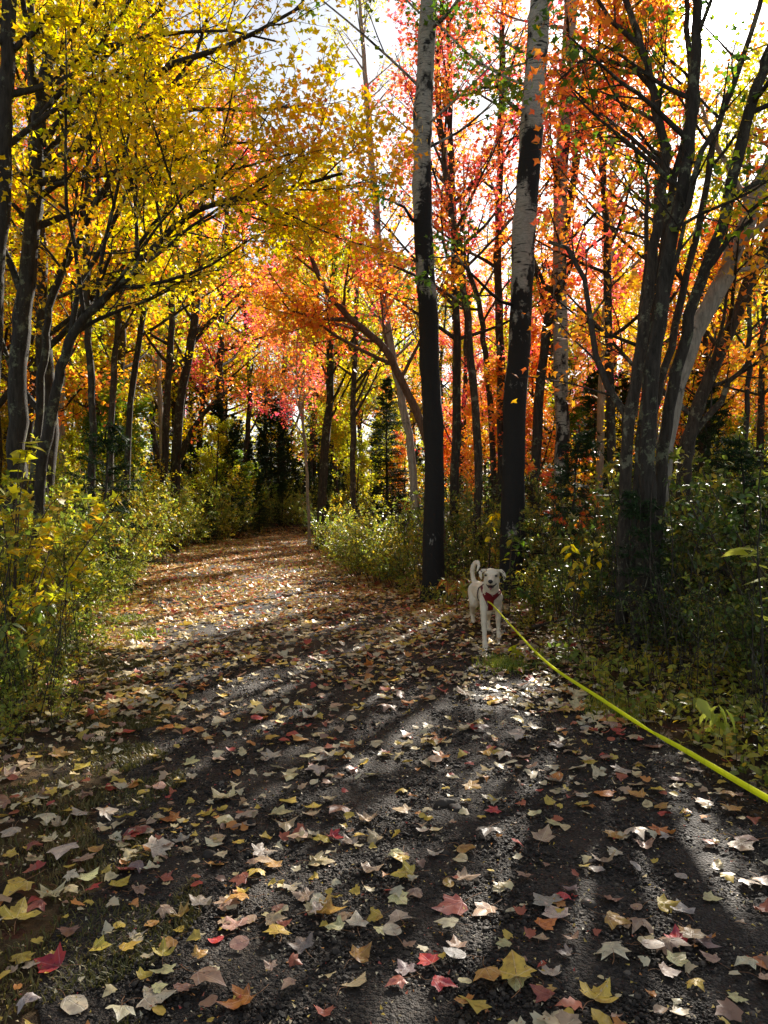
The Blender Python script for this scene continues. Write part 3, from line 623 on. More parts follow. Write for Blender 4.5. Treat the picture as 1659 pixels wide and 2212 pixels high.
for px, y, v, s, lm, lab in ((752, 29, 0, 1.0, 'yellowgreen', 'yellow-green maple closing the gap left of the bent reddish maple'), (790, 33, 1, 1.1, 'orange', 'orange maple far behind the thin birch'), (735, 36, 2, 1.35, 'yellowgreen', 'green and yellow maple at the far right of the path end'), (1640, 15, 4, .85, 'yellow', 'yellow maple low behind the leaning trunks at the right edge'),
                           (1540, 17, 4, .8, 'orange', 'orange maple showing through the forks of the clump'), (765, 26, 3, 1.1, 'yellowgreen', 'young maple left of the bent reddish maple trunk')):
    x = (px - CX) / F * y; tag(place(VAR[v], x, y, px * .1, (s, s, s), LM[lm]), lab, 'tree')
def far_woods():
    rng = np.random.default_rng(12); N = 42000; y = rng.uniform(66, 92, N); x = rng.uniform(-62, 66, N); H = 9 + 3 * np.sin(x * .35) + 2 * np.sin(x * .9 + 1); z = H * rng.random(N) ** 1.1
    d = rng.normal(0, 1, (N, 3)); v, f, rn = leaves(rng, np.stack([x, y, z + height(x, y)], 1), d, T_MAPLE, .42, 1., .2)
    tag(link_mesh('far_woods', make_mesh('far_woods', v, tris=f, attrs={'rnd': rn}), LM['yellowgreen']), 'yellow-green mass of far woods behind every tree', 'woods', kind='stuff')
far_woods()
for px, y, s, lab in ((1375, 6.7, 1.0, 'small dark fir sapling at the foot of the thick trunk of the clump'), (1250, 10.5, 1.6, 'fir sapling behind the dog, right of the leaning aspen'), (1600, 7.6, 1.3, 'fir sapling near the right edge'), (240, 12, 1.8, 'fir sapling under the slim trunks of the left woods')):
    x = (px - CX) / F * y; tag(place(CONV[2], x, y, rng.uniform(0, 6), (s, s, s)), lab, 'fir sapling')

# ------------------------------------------------------------------ shrubs, weeds, ground cover
def build_shrub(name, seed, H, spread, stems, leafn, leaf, tmpl=T_OVAL6, flat=.5, mat='shrub', droop=.15, tilt=.45):
    rng = np.random.default_rng(seed); root = empty(name)
    a = rng.uniform(0, 2 * PI, stems); rr = np.sqrt(rng.random(stems)) * spread * .3
    S0 = np.stack([np.cos(a) * rr, np.sin(a) * rr, np.zeros(stems)], 1); D = np.stack([np.cos(a) * spread / H * .5, np.sin(a) * spread / H * .5, np.ones(stems)], 1) + rng.normal(0, .12, (stems, 3))
    L = H * rng.uniform(.55, 1.08, stems); P = grow(rng, S0, D, L, 6, .09, .0); R1 = np.full(stems, .006 * H)[:, None] * np.linspace(1, .35, 6)[None]
    p2, pos, d, r, t = spawn(rng, P, R1, 9, .2, 1, .95, .25, .3); L2 = spread * .42 * (1.15 - .6 * t) * rng.uniform(.5, 1.2, len(p2))
    P2 = grow(rng, pos, d, L2, 4, .1, -.02); R2 = np.full(len(P2), .0028)[:, None] * np.linspace(1, .5, 4)[None]
    V1, Q1 = tubes(P, R1, 5); V2, Q2 = tubes(P2, R2, 3)
    b = link_mesh("stems", make_mesh("stems", np.concatenate([V1, V2]), quads=np.concatenate([Q1, Q2 + len(V1)])), TWIGM, root); b['kind'] = 'stuff'
    k = max(1, int(leafn / len(P2))); _, pos, d, _, _ = spawn(rng, P2, R2, k, .05, 1.05, .9, .25, .85)
    v, f, rn = leaves(rng, pos, d, tmpl, leaf, tilt, droop)
    c = link_mesh("foliage", make_mesh("foliage", v, tris=f, attrs={'rnd': rn}), LM[mat], root); c['kind'] = 'stuff'
    return root
SH = [build_shrub('shrub', 301, 1.5, 1.1, 11, 1700, .062), build_shrub('shrub', 302, 1.1, 1.0, 12, 1700, .052, tilt=.3), build_shrub('shrub', 303, .8, .8, 13, 1300, .045),
      build_shrub('sapling', 304, 2.1, 1.0, 4, 600, .10, T_MAPLE, tilt=.3)]
WD = [build_shrub('weed_plant', 311, .75, .45, 8, 560, .055, T_OVAL, mat='weed', droop=.35, tilt=.5), build_shrub('weed_plant', 312, 1.0, .4, 6, 520, .065, T_OVAL, mat='weed', droop=.4, tilt=.5)]
rng = np.random.default_rng(5)
def P2xy(px, y): return (px - CX) / F * y, y
items = []
def put(src, px, y, s, kw, pw, mat=None, sz=None):
    x, y = P2xy(px, y); l, r = edges(y)
    if kw != 'yellowing weed' and not kw.startswith('low yellow'):
        if kw == 'pale leafy shrub': pass
        elif px < 640: x = min(x, l - .35 - .3 * s); s *= .9
        elif px < 900: x = max(x, r + .1 + .2 * s)
    px = CX + x / y * F; o = place(src, x, y, rng.uniform(0, 6.28), (s, s, sz or s), mat); items.append((o, kw, pw, px)); return o
# right of the path, in front of and beyond the aspens
for px, y, v, s in ((720, 15, 1, 1.15), (760, 14.2, 1, 1.1), (800, 13.5, 1, 1.1), (840, 13.2, 2, 1.2), (700, 17, 2, 1.3), (745, 17.5, 0, 1.0), (870, 12.6, 2, 1.1), (820, 15.5, 0, 1.0), (680, 20, 2, 1.3), (780, 16, 0, .9)):
    put(SH[v], px, y, s, 'bushy yellow-green shrub', 'on the right verge of the far path', LM['shrub'])
for px, y, v, s in ((1000, 12.6, 2, 1.0), (1050, 13.2, 1, 1.2), (985, 14, 0, 1.1), (1160, 11.6, 1, 1.0), (1200, 10.6, 0, .85), (1250, 9.6, 1, 1.0), (1235, 12.5, 0, 1.1), (1290, 10.8, 0, 1.05), (1160, 13.6, 0, 1.2), (1020, 15.5, 0, 1.3), (1090, 15.5, 0, 1.3), (1290, 14, 0, 1.3), (1200, 8.6, 2, .8), (1270, 8.2, 2, .85), (900, 14.5, 0, 1.), (940, 15.5, 0, 1.2)):
    put(SH[v], px, y, s, 'layered leafy shrub', 'around the feet of the two bold aspens', LM['shrub'] if rng.random() < .55 else LM['gloss'])
for px, y, v, s in ((1480, 8.6, 0, 1.1), (1540, 7.8, 1, 1.1), (1600, 7.2, 0, 1.0), (1659, 8.2, 0, 1.25), (1700, 6.8, 1, 1.2), (1520, 10.5, 0, 1.4), (1600, 11, 0, 1.5), (1680, 10.5, 0, 1.5), (1440, 10.5, 0, 1.2), (1340, 9.6, 1, 1.), (1470, 6.4, 2, .85), (1560, 6.0, 2, .95), (1640, 5.6, 2, .95), (1700, 5.2, 2, 1.0), (1760, 6.2, 0, 1.1), (1800, 8, 0, 1.4)):
    put(SH[v], px, y, s, 'glossy dark-leaved shrub', 'right of the clump', LM['gloss'])
for px, y, s in ((1560, 8.6, 1.05), (1500, 9.6, 1.1), (1640, 9.2, 1.2), (1330, 8.2, .9), (1180, 9.6, .62), (1300, 12, 1.2), (1440, 8.0, .85)):
    put(SH[3], px, y, s, 'thin green sapling with broad leaves', 'among the shrubs on the right', LM['gloss'] if px != 1300 else LM['orange'])
# left verge
for px, y, v, s in ((20, 7.4, 0, 1.05), (70, 8.4, 0, 1.15), (130, 9.2, 1, 1.2), (190, 10.5, 1, 1.2), (60, 10.5, 0, 1.3), (240, 12, 1, 1.3), (290, 13.5, 1, 1.3), (180, 13, 0, 1.3), (330, 15.5, 1, 1.4), (370, 16.5, 0, 1.15), (400, 17.5, 0, 1.2), (440, 19, 0, 1.2), (470, 20.5, 0, 1.1), (500, 23, 0, 1.05), (300, 17, 0, 1.5), (430, 22, 0, 1.4), (-40, 6.6, 0, 1.2), (250, 15, 0, 1.4),
                      (480, 24.5, 1, 1.2), (520, 27.5, 1, 1.2), (350, 19, 0, 1.4), (-10, 9, 0, 1.4)):
    put(SH[v], px, y, s, 'leafy green shrub', 'along the left verge', LM['shrub'] if rng.random() < .75 else LM['weed'])
for px, y, s in ((40, 6.8, .95), (-10, 5.6, .8), (140, 11.5, 1.1), (90, 7.6, .9)):
    put(SH[3], px, y, s, 'young yellow-leaved maple shoot', 'among the weeds on the left', LM['yellowgreen'])
for px, y, v, s in ((640, 34, 0, 1.2), (600, 33, 1, 1.3), (680, 33, 0, 1.3), (560, 35, 0, 1.2), (530, 33, 1, 1.4), (620, 37, 0, 1.5), (700, 28, 0, 1.3), (660, 40, 0, 1.6), (580, 42, 0, 1.6)):
    put(SH[v], px, y, s, 'pale leafy shrub', 'where the path bends out of sight', LM['weed'] if rng.random() < .5 else LM['gloss'])
for px, y, v, s in ((395, 18.5, 1, 1.3), (415, 20, 0, 1.2), (430, 21.5, 1, 1.4), (450, 23, 0, 1.2), (462, 24.5, 1, 1.4), (478, 26, 0, 1.2), (490, 27.5, 0, 1.3), (380, 21, 0, 1.5), (420, 24, 0, 1.5), (440, 26.5, 0, 1.5), (350, 17.5, 1, 1.4), (365, 19.5, 0, 1.3), (505, 28.5, 1, 1.2), (515, 30, 0, 1.2)):
    put(SH[v], px, y, s * 1.1, 'leafy green shrub', 'along the left verge', LM['shrub'] if rng.random() < .7 else LM['weed'])
for i in range(44):
    y = rng.uniform(31, 52); px = rng.uniform(330, 860); l, r = edges(y); x = (px - CX) / F * y
    if l - .8 < x < r + .8: continue
    put(SH[int(rng.integers(0, 3))], px, y, rng.uniform(1.3, 2.1), 'pale leafy shrub', 'far behind the end of the path', [LM['weed'], LM['gloss'], LM['shrub'], LM['green']][int(rng.integers(0, 4))])
ordinal_labels(items, '', 'shrub', 'shrubs')
items = []
for i in range(95):
    y = rng.uniform(4.4, 17); l, r = edges(y); x = l - .3 - abs(rng.normal(0, .9)) ; px = CX + x / y * F
    if px < -120: continue
    put(WD[int(rng.integers(0, 2))], px, y, rng.uniform(.35, .8), 'yellowing weed', 'on the left verge')
for i in range(34):
    y = rng.uniform(8, 24); l, r = edges(y); x = r + .2 + abs(rng.normal(0, .6)); px = CX + x / y * F
    if 985 < px < 1110 and y < 10: continue
    put(WD[int(rng.integers(0, 2))], px, y, rng.uniform(.3, .6), 'low yellow-green weed', 'on the right verge')
ordinal_labels(items, '', 'weed', 'weeds')

# ground cover: herbs and seedlings nobody could count
def cover():
    rng = np.random.default_rng(8); px = rng.uniform(-200, 1950, 9000); y = np.exp(rng.uniform(np.log(3.2), np.log(30), 9000)); x = (px - CX) / F * y
    l, r = edges(y); o = np.maximum(l - x, x - r); m = (o > .12 + rng.exponential(.12, len(o)) + .75 * (x < 0) * np.clip((7 - y) / 3, 0, 1)) & ~((np.abs(x - 1.0) < .5) & (np.abs(y - 7.8) < .8))
    x, y = x[m], y[m]; z = height(x, y); N = len(x); k = 7
    h = rng.uniform(.06, .34, N) * np.clip(y / 7, .75, 1.6)
    top = np.repeat(np.stack([x, y, z], 1), k, 0); a = rng.uniform(0, 2 * PI, N * k); hh = np.repeat(h, k) * rng.uniform(.3, 1.05, N * k)
    pos = top + np.stack([np.cos(a) * .02, np.sin(a) * .02, hh], 1); d = np.stack([np.cos(a), np.sin(a), rng.uniform(-.1, .5, N * k)], 1)
    v, f, rn = leaves(rng, pos, d, T_OVAL6, .06, .35, .1)
    g = link_mesh("undergrowth", make_mesh("undergrowth", v, tris=f, attrs={'rnd': rn}), LM['shrub']); tag(g, 'low leafy herbs covering both verges', 'undergrowth', kind='stuff')
    P = np.stack([np.stack([x, y, z - .02], 1), np.stack([x + rng.normal(0, .02, N), y + rng.normal(0, .02, N), z + h], 1)], 1)
    V, Q = tubes(P, np.full((N, 2), .002), 3); s = link_mesh("undergrowth_stems", make_mesh("undergrowth_stems", V, quads=Q), TWIGM); tag(s, 'thin stalks of the low herbs on the verges', 'undergrowth', kind='stuff')
cover()
def bare_stems():
    rng = np.random.default_rng(18); n = 1500; y = np.exp(rng.uniform(np.log(4.4), np.log(26), n)); x = rng.uniform(-.56, .58, n) * y; l, r = edges(y); o = np.maximum(l - x, x - r)
    m = (o > .35) & ~((np.abs(x - 1.1) < .6) & (y < 9.5)); x, y = x[m], y[m]; n = len(x); z = height(x, y) - .02
    P = grow(rng, np.stack([x, y, z], 1), np.array([[0, 0, 1.]]) + rng.normal(0, .16, (n, 3)), rng.uniform(.35, 1.7, n) * np.clip(y / 8, .6, 1.2), 6, .07, .01); Rr = (.0022 + .0004 * y)[:, None] * np.linspace(1, .4, 6)[None]
    p2, pos, d, _, _ = spawn(rng, P, Rr, 4, .3, 1, .7, .2); P2 = grow(rng, pos, d, rng.uniform(.1, .4, len(p2)), 3, .1, .0); V, Q = tubes(P, Rr, 3); V2, Q2 = tubes(P2, np.full((len(P2), 3), .0018), 3)
    tag(link_mesh('bare_stems', make_mesh('bare_stems', np.concatenate([V, V2]), quads=np.concatenate([Q, Q2 + len(V)])), BARK2), 'fine bare stalks and twigs standing among the shrubs', 'stems', kind='stuff')
bare_stems()
def grass(name, label, N, fx, hl, mat, seed):
    rng = np.random.default_rng(seed); x, y = fx(rng, N); z = height(x, y) - .005; N = len(x)
    a = rng.uniform(0, 2 * PI, N); h = hl * rng.uniform(.4, 1.3, N); wd = .0022 * (1 + y / 6); ln = rng.uniform(.3, 1.3, N) * h
    s = np.stack([-np.sin(a), np.cos(a), 0 * a], 1) * wd[:, None]; b = np.stack([x, y, z], 1); dr = np.stack([np.cos(a), np.sin(a), 0 * a], 1)
    m_ = b + dr * (ln * .4)[:, None] + np.array([0, 0, 1]) * (h * .75)[:, None]; tp = b + dr * ln[:, None] + np.array([0, 0, 1]) * h[:, None]
    V = np.stack([b - s, b + s, m_ + s * .7, m_ - s * .7, tp], 1).reshape(-1, 3); i = np.arange(N)[:, None] * 5
    o = link_mesh(name, make_mesh(name, V, tris=i + np.array([[3, 2, 4]]), quads=i + np.array([[0, 1, 2, 3]]), attrs={'rnd': np.repeat(rng.random(N), 5)}), mat); tag(o, label, 'grass', kind='stuff')
def fxl(rng, N):
    y = rng.uniform(2.0, 7.5, N); l, r = edges(y); x = l + .25 - rng.exponential(.45, N) + .12 * np.sin(y * 5)
    cl = np.sin(x * 11 + 2 * np.sin(y * 7)) + np.sin(y * 9 - x * 4); m = (x > l - 1.6) & (cl > -.5); m &= x < l + .35; return x[m], y[m]
grass('mossy_grass', 'thin mossy grass between the leaves along the left edge of the path', 36000, fxl, .028, GRASSM, 3)
def fxr(rng, N):
    c = np.array([(1.05, 6.75), (-3.1, 9.2), (-2.6, 8.2), (-3.6, 12), (-5.9, 26), (-5.4, 22), (-6.4, 30), (-1.2, 17), (1.6, 5.3)])[rng.integers(0, 9, N)]
    s = np.where(c[:, 1] > 10, .8, .10); return c[:, 0] + rng.normal(0, 1, N) * s, c[:, 1] + rng.normal(0, 1, N) * s * 1.5
grass('verge_grass', 'tufts of brighter grass at the edges of the path', 9000, fxr, .06, LM['weed'], 4)
# ------------------------------------------------------------------ fallen leaves
HALF = [(.10, -.05), (.30, -.13), (.47, -.13), (.42, -.02), (.40, .08), (.55, .16), (.68, .38), (.58, .40), (.52, .48), (.42, .44), (.32, .45), (.31, .57), (.36, .66), (.22, .70), (.17, .84)]
OUT_MAPLE = np.array([(0, 0)] + HALF + [(0, 1.08)] + [(-x, y) for x, y in HALF[::-1]], float)
H2 = [(.2, -.03), (.44, .03), (.42, .16), (.62, .38), (.46, .45), (.33, .50), (.33, .68), (.17, .84)]
OUT_RED = np.array([(0, 0)] + H2 + [(0, 1.12)] + [(-x, y) for x, y in H2[::-1]], float)
a_ = np.linspace(0, 2 * PI, 19)[:-1] - PI / 2
OUT_OVAL = np.stack([.42 * np.cos(a_) * (1 + .04 * np.cos(a_ * 9)), .45 + .5 * np.sin(a_) + .05 * (np.sin(a_) > .9)], 1)
def blade_mesh(name, out, rng, curl, stem=True, fold=0.):
    n = len(out); out = out * (1 + rng.normal(0, .035, out.shape)); c = np.array([0, .32]); rings = [c[None]]
    for f in (.35, .7, 1.): rings.append(c + (out - c) * f)
    p = np.concatenate(rings); x, y = p[:, 0], p[:, 1]
    ang = np.arctan2(x, y - .0); a, b, cc, dd = rng.normal(0, curl, 4)
    z = a * x * x * 1.4 + b * (y - .4) ** 2 * 1.2 + cc * x * (y - .3) + .35 * curl * np.cos(ang * 7.2) * np.hypot(x, y) + rng.normal(0, .012, len(p)) + fold * np.abs(x)
    tip = np.clip(np.hypot(x, y - .32) - .45, 0, 1); z += tip * rng.uniform(-.15, .75) * (curl / .25)
    z -= z.min(); V = np.stack([x, y, z], 1); T = []; k = np.arange(n); k2 = (k + 1) % n
    T += [(0, 1 + i, 1 + j) for i, j in zip(k, k2)]; Q = []
    for r in (0, 1): Q += [(1 + r * n + i, 1 + (r + 1) * n + i, 1 + (r + 1) * n + j, 1 + r * n + j) for i, j in zip(k, k2)]
    return make_mesh(name, V, tris=T, quads=Q, smooth=True, uv=np.stack([x, y], 1))
rngL = np.random.default_rng(21)
MAPLES = [blade_mesh("fallen_leaf", OUT_MAPLE if i % 3 == 0 else OUT_RED, rngL, .18 + .012 * i, fold=(.0 if i % 4 else .35)) for i in range(16)]
OVALS = [blade_mesh("fallen_leaf", OUT_OVAL, rngL, .16) for i in range(5)]
for m_ in MAPLES + OVALS: m_.materials.append(FALLEN)
def stalk_mesh(i):
    r = np.random.default_rng(50 + i); p = smooth_poly([(0, .3, .04), (0, 0, .03), (r.normal(0, .08), -.35, .06 + r.random() * .08), (r.normal(0, .2), -.75, .02)], 9)
    V, Q = tubes(p[None], np.linspace(.008, .014, 9)[None], 4); m = make_mesh("stalk", V, quads=Q, smooth=True); m.materials.append(STEMM); return m
STALKS = [stalk_mesh(i) for i in range(5)]
PALS = {'pale tan': (.58, .49, .33), 'yellow': (.62, .45, .07), 'tan': (.50, .36, .21), 'ochre': (.52, .30, .07), 'orange': (.60, .22, .05), 'red': (.50, .055, .04), 'pinkish brown': (.42, .26, .17), 'brown': (.30, .15, .09),
        'mauve': (.28, .20, .17), 'pale yellow': (.62, .54, .26), 'grey-brown': (.40, .34, .28), 'reddish brown': (.36, .11, .07)}
PALS = {k: tuple(min(.8, c * 1.25) for c in v) for k, v in PALS.items()}
PICK = [(140, 1840, 72, 'pale tan'), (60, 1920, 72, 'yellow'), (215, 1765, 52, 'pale tan'), (275, 1765, 55, 'yellow'), (385, 1765, 44, 'orange'), (345, 1895, 50, 'reddish brown'), (245, 1915, 58, 'yellow'), (290, 1928, 50, 'pinkish brown'),
        (190, 1932, 40, 'red'), (495, 1730, 62, 'pale yellow'), (615, 1738, 50, 'yellow'), (675, 1768, 44, 'tan'), (800, 1773, 50, 'tan'), (510, 1835, 36, 'yellow'), (550, 1845, 56, 'pale tan'), (535, 1952, 60, 'ochre'), (385, 1980, 52, 'ochre'),
        (375, 2032, 50, 'ochre'), (605, 2040, 66, 'yellow'), (515, 2010, 60, 'pinkish brown'), (600, 2007, 44, 'reddish brown'), (660, 2057, 55, 'mauve'), (738, 2020, 50, 'pale yellow'), (765, 2080, 60, 'ochre'), (865, 2015, 80, 'pale tan'),
        (1000, 1962, 80, 'reddish brown'), (1060, 1970, 62, 'tan'), (985, 2020, 58, 'pale tan'), (990, 2058, 50, 'pinkish brown'), (1060, 1806, 58, 'grey-brown'), (872, 1862, 44, 'yellow'), (783, 1888, 56, 'tan'), (1005, 1878, 48, 'pale yellow'),
        (1142, 1768, 36, 'pale yellow'), (1075, 1757, 36, 'red'), (1220, 1945, 34, 'red'), (1305, 1950, 46, 'brown'), (1310, 1998, 60, 'ochre'), (1390, 2005, 62, 'tan'), (1425, 2055, 68, 'pinkish brown'), (1325, 2085, 78, 'pale tan'), (1455, 2092, 54, 'pale yellow'),
        (1550, 2086, 44, 'pinkish brown'), (1165, 2012, 54, 'orange'), (1235, 2038, 46, 'pinkish brown'), (1232, 2075, 40, 'mauve'), (1195, 2122, 52, 'pale tan'), (1282, 2172, 82, 'yellow'), (1048, 2118, 74, 'ochre'), (935, 2137, 58, 'red'),
        (882, 2110, 50, 'mauve'), (917, 2088, 50, 'tan'), (988, 2178, 42, 'ochre'), (750, 2140, 76, 'pale yellow'), (540, 2160, 84, 'orange'), (425, 2122, 84, 'pinkish brown'), (265, 2182, 70, 'pale tan'), (590, 2100, 30, 'tan'),
        (130, 2092, 78, 'red'), (45, 2072, 56, 'yellow'), (200, 2047, 52, 'yellow'), (262, 2062, 50, 'yellow'), (352, 2070, 46, 'yellow'), (300, 2115, 46, 'yellow'), (1590, 1818, 66, 'tan'), (1520, 1942, 52, 'pale yellow'), (1300, 1713, 54, 'orange'),
        (1425, 1792, 46, 'orange'), (480, 1990, 40, 'tan'), (820, 1815, 46, 'tan'), (712, 1815, 40, 'red'), (780, 1822, 42, 'yellow'), (1190, 1812, 40, 'pale yellow'), (960, 1640, 42, 'orange'), (895, 1935, 50, 'pinkish brown'), (1480, 1985, 60, 'grey-brown'),
        (1640, 1900, 60, 'tan'), (1640, 2120, 66, 'tan'), (1135, 1900, 44, 'pinkish brown'), (1190, 2180, 60, 'reddish brown'), (30, 1805, 50, 'pale tan'), (90, 1960, 46, 'reddish brown'), (700, 2190, 50, 'reddish brown'), (50, 2170, 60, 'grey-brown'),
        (650, 1650, 46, 'pale yellow'), (1120, 1640, 42, 'tan'), (820, 1680, 46, 'pale yellow'), (395, 1820, 44, 'grey-brown'), (100, 1775, 52, 'pale tan'), (1385, 1700, 44, 'tan'), (1010, 1700, 46, 'ochre'), (880, 1760, 40, 'tan'), (150, 2010, 50, 'brown')]
def gpx(px, py):
    d = 1.43 * F / (py - HY); return (px - CX) / F * d, d
near = []
for px, py, s, c in PICK:
    x, y = gpx(px, py); near.append([x, y, s / F * y / 1.25, c, 'oval' if c == 'pale yellow' and s < 50 else 'maple'])
names = list(PALS); pw_ = np.array([.19, .09, .18, .09, .04, .035, .09, .06, .02, .13, .06, .03]); pw_ /= pw_.sum()
def leaf_density(x, y):
    l, r = edges(y); o = np.maximum(l - x, x - r)
    base = np.interp(y, [2, 3.5, 5, 7, 9, 13, 30], [17, 26, 45, 100, 200, 310, 340])
    left = np.exp(-np.maximum(x - l, 0) / .5); right = np.exp(-np.maximum(r - x, 0) / .3)
    patch = .65 + .5 * np.sin(x * 3.1 + y * 1.3) * np.sin(y * 2.2 - x) + .25 * np.sin(x * 7 + 1) * np.sin(y * 6)
    return base * np.clip(patch, .2, 1.6) * (1 + .9 * left + .8 * right) * np.where(o > 1.2, .55, 1)
rl = np.random.default_rng(31)
def sample_leaves(y0, y1, x0f, x1f, n):
    y = rl.uniform(y0, y1, n); x = rl.uniform(0, 1, n) * (x1f(y) - x0f(y)) + x0f(y); area = (y1 - y0) * np.mean(x1f(y) - x0f(y))
    keep = rl.random(n) < leaf_density(x, y) * area / n; return x[keep], y[keep]
xs, ys = sample_leaves(1.9, 34, lambda y: -.52 * y - .3, lambda y: .52 * y + .3, 260000)
ok = np.ones(len(xs), bool)
for q in near: ok &= (xs - q[0]) ** 2 + (ys - q[1]) ** 2 > (q[2] * .75) ** 2
xs, ys = xs[ok], ys[ok]
# the 300 largest in the picture are objects of their own
size = np.clip(rl.lognormal(math.log(.046), .38, len(xs)), .018, .10); big = size / ys
inb = (np.abs(xs) / ys < .49)
order = np.argsort(-np.where(inb & (ys > 2.2), big, 0)); pick = order[:300 - len(near)]; msk = np.zeros(len(xs), bool); msk[pick] = True
for i in pick: near.append([xs[i], ys[i], size[i], names[rl.choice(len(names), p=pw_)], 'oval' if rl.random() < .2 else 'maple'])
random.seed(4); recs = []
for i, (x, y, s, c, kind) in enumerate(near):
    me = (OVALS if kind == 'oval' else MAPLES)[random.randrange(5 if kind == 'oval' else 16)]
    o = bpy.data.objects.new("fallen_leaf", me); COL.objects.link(o); flip = random.random() < .35
    ti = random.gauss(0, .13), random.gauss(0, .13)
    o.location = (x, y, gz(x, y) + .014 + (.02 * s / .06 if flip else 0) * .4 + random.random() * .008)
    o.rotation_euler = (ti[0] + (PI if flip else 0), ti[1], random.uniform(0, 2 * PI)); o.scale = (s, s * random.uniform(.85, 1.1), s * random.uniform(.35, 1.1))
    if flip: o.location.z += s * .18
    col = PALS[c]; j = random.uniform(.75, 1.12); o.color = (min(1, col[0] * j), min(1, col[1] * j * random.uniform(.9, 1.08)), min(1, col[2] * j), 1)
    if s / y > .012:
        st = bpy.data.objects.new("stalk", STALKS[i % 5]); COL.objects.link(st); st.parent = o
    recs.append((o, x, y, s, c, kind))
def region(px, py):
    h = 'left edge' if px < 230 else 'left half' if px < 640 else 'middle' if px < 1010 else 'right half' if px < 1400 else 'right edge'
    v = 'of the lowest gravel' if py > 2060 else 'of the gravel low in the view' if py > 1900 else 'of the gravel below the leash end' if py > 1740 else 'of the shaded gravel' if py > 1600 else 'of the gravel nearer the dog'
    return f"{h} {v}"
seen = {}
A = np.array([(r[1], r[2]) for r in recs]); used_l = {}
for i, (o, x, y, s, c, kind) in enumerate(recs):
    px, py = CX + x / y * F, HY + 1.43 / y * F; dd = np.hypot(A[:, 0] - x, (A[:, 1] - y)); dd[i] = 9; nb = np.argsort(dd)[:8]
    szw = 'large' if s > .075 else 'small' if s < .042 else 'mid-sized'
    for j in nb:
        q = recs[j]; rel = ('right of' if x > q[1] else 'left of') if abs(x - q[1]) > abs(y - q[2]) else ('just beyond' if y > q[2] else 'just this side of')
        lab = f"{szw} {c} {'maple' if kind == 'maple' else 'oval'} leaf {rel} a {q[4]} one, {region(px, py)}"
        lab = ' '.join(lab.split()[:16])
        if lab not in used_l: break
    used_l[lab] = 1
    tag(o, lab, 'fallen leaf', 'leaves lying singly on the near path')
# the rest: litter nobody could count
def litter(name, x, y, s, outline, label, tilt=.22, mat=None):
    N = len(x); n = len(outline); r = np.random.default_rng(N)
    c = np.array([0, .35]); p = np.concatenate([c[None], outline]); pz = np.concatenate([[0], r.normal(0, 1, n) * 0 + .0])
    a = r.uniform(0, 2 * PI, N); up = nrm(np.array([[0, 0, 1.]]) + r.normal(0, tilt, (N, 3))); d = nrm(np.cross(up, np.stack([np.cos(a), np.sin(a), 0 * a], 1))); e = np.cross(d, up)
    k1, k2 = r.normal(0, .35, (2, N)); lx, ly = p[:, 0], p[:, 1] - .4
    lz = k1[:, None] * (lx ** 2)[None] + k2[:, None] * (ly ** 2)[None] + r.uniform(0, .35, N)[:, None] * np.abs(lx)[None] + r.normal(0, .05, (N, n + 1))
    z = height(x, y) + .012 + r.random(N) * .014 + s * .12
    V = np.stack([x, y, z], 1)[:, None] + s[:, None, None] * (lx[None, :, None] * e[:, None] + ly[None, :, None] * d[:, None] + lz[..., None] * up[:, None])
    i = np.arange(n); T = np.stack([0 * i, 1 + i, 1 + (i + 1) % n], 1); f = (np.arange(N) * (n + 1))[:, None, None] + T[None]
    o = link_mesh(name, make_mesh(name, V.reshape(-1, 3), tris=f.reshape(-1, 3), attrs={'rnd': np.repeat(r.random(N), n + 1)}), mat or LITTER); tag(o, label, 'leaf litter', kind='stuff')
LO = OUT_RED[[0, 2, 3, 4, 6, 7, 8, 9, 10, 11, 12, 14, 15, 16]]
LF = np.array([(.05, 0), (.44, .08), (.60, .50), (.26, .55), (0, 1.0), (-.26, .55), (-.60, .48), (-.44, .10)], float)
x, y, s = xs[~msk], ys[~msk], size[~msk]; nr = y < 9.5; ov = rl.random(len(x)) < .15
litter("leaf_litter", x[nr & ~ov], y[nr & ~ov], s[nr & ~ov], LO, 'maple leaves strewn over the path and its edges up to the dog')
litter("leaf_litter", x[ov], y[ov], s[ov], OUT_OVAL[::2], 'small oval leaves mixed into the fallen maple leaves')
litter("leaf_litter", x[~nr & ~ov], y[~nr & ~ov], s[~nr & ~ov] * 1.05, LF, 'orange and tan carpet of leaves on the far part of the path', mat=LITTERG)
xw = rl.uniform(-26, 24, 9000); yw = rl.uniform(5, 40, 9000); l, r = edges(yw); m = (xw < l - .8) | (xw > r + .8)
litter("leaf_litter", xw[m], yw[m], rl.uniform(.05, .1, m.sum()), LF, 'dead leaves on the forest floor under the trees', .4, LITTERG)

n = 9000; yc = rl.uniform(2, 9, n); lc, rc = edges(yc); xc = rl.uniform(-.52, .52, n) * yc; m = xc < rc + .3
litter("leaf_crumbs", xc[m], yc[m], rl.uniform(.006, .02, m.sum()), LF[::3] * np.array([1, .8]), 'torn leaf crumbs scattered over the gravel', .5)

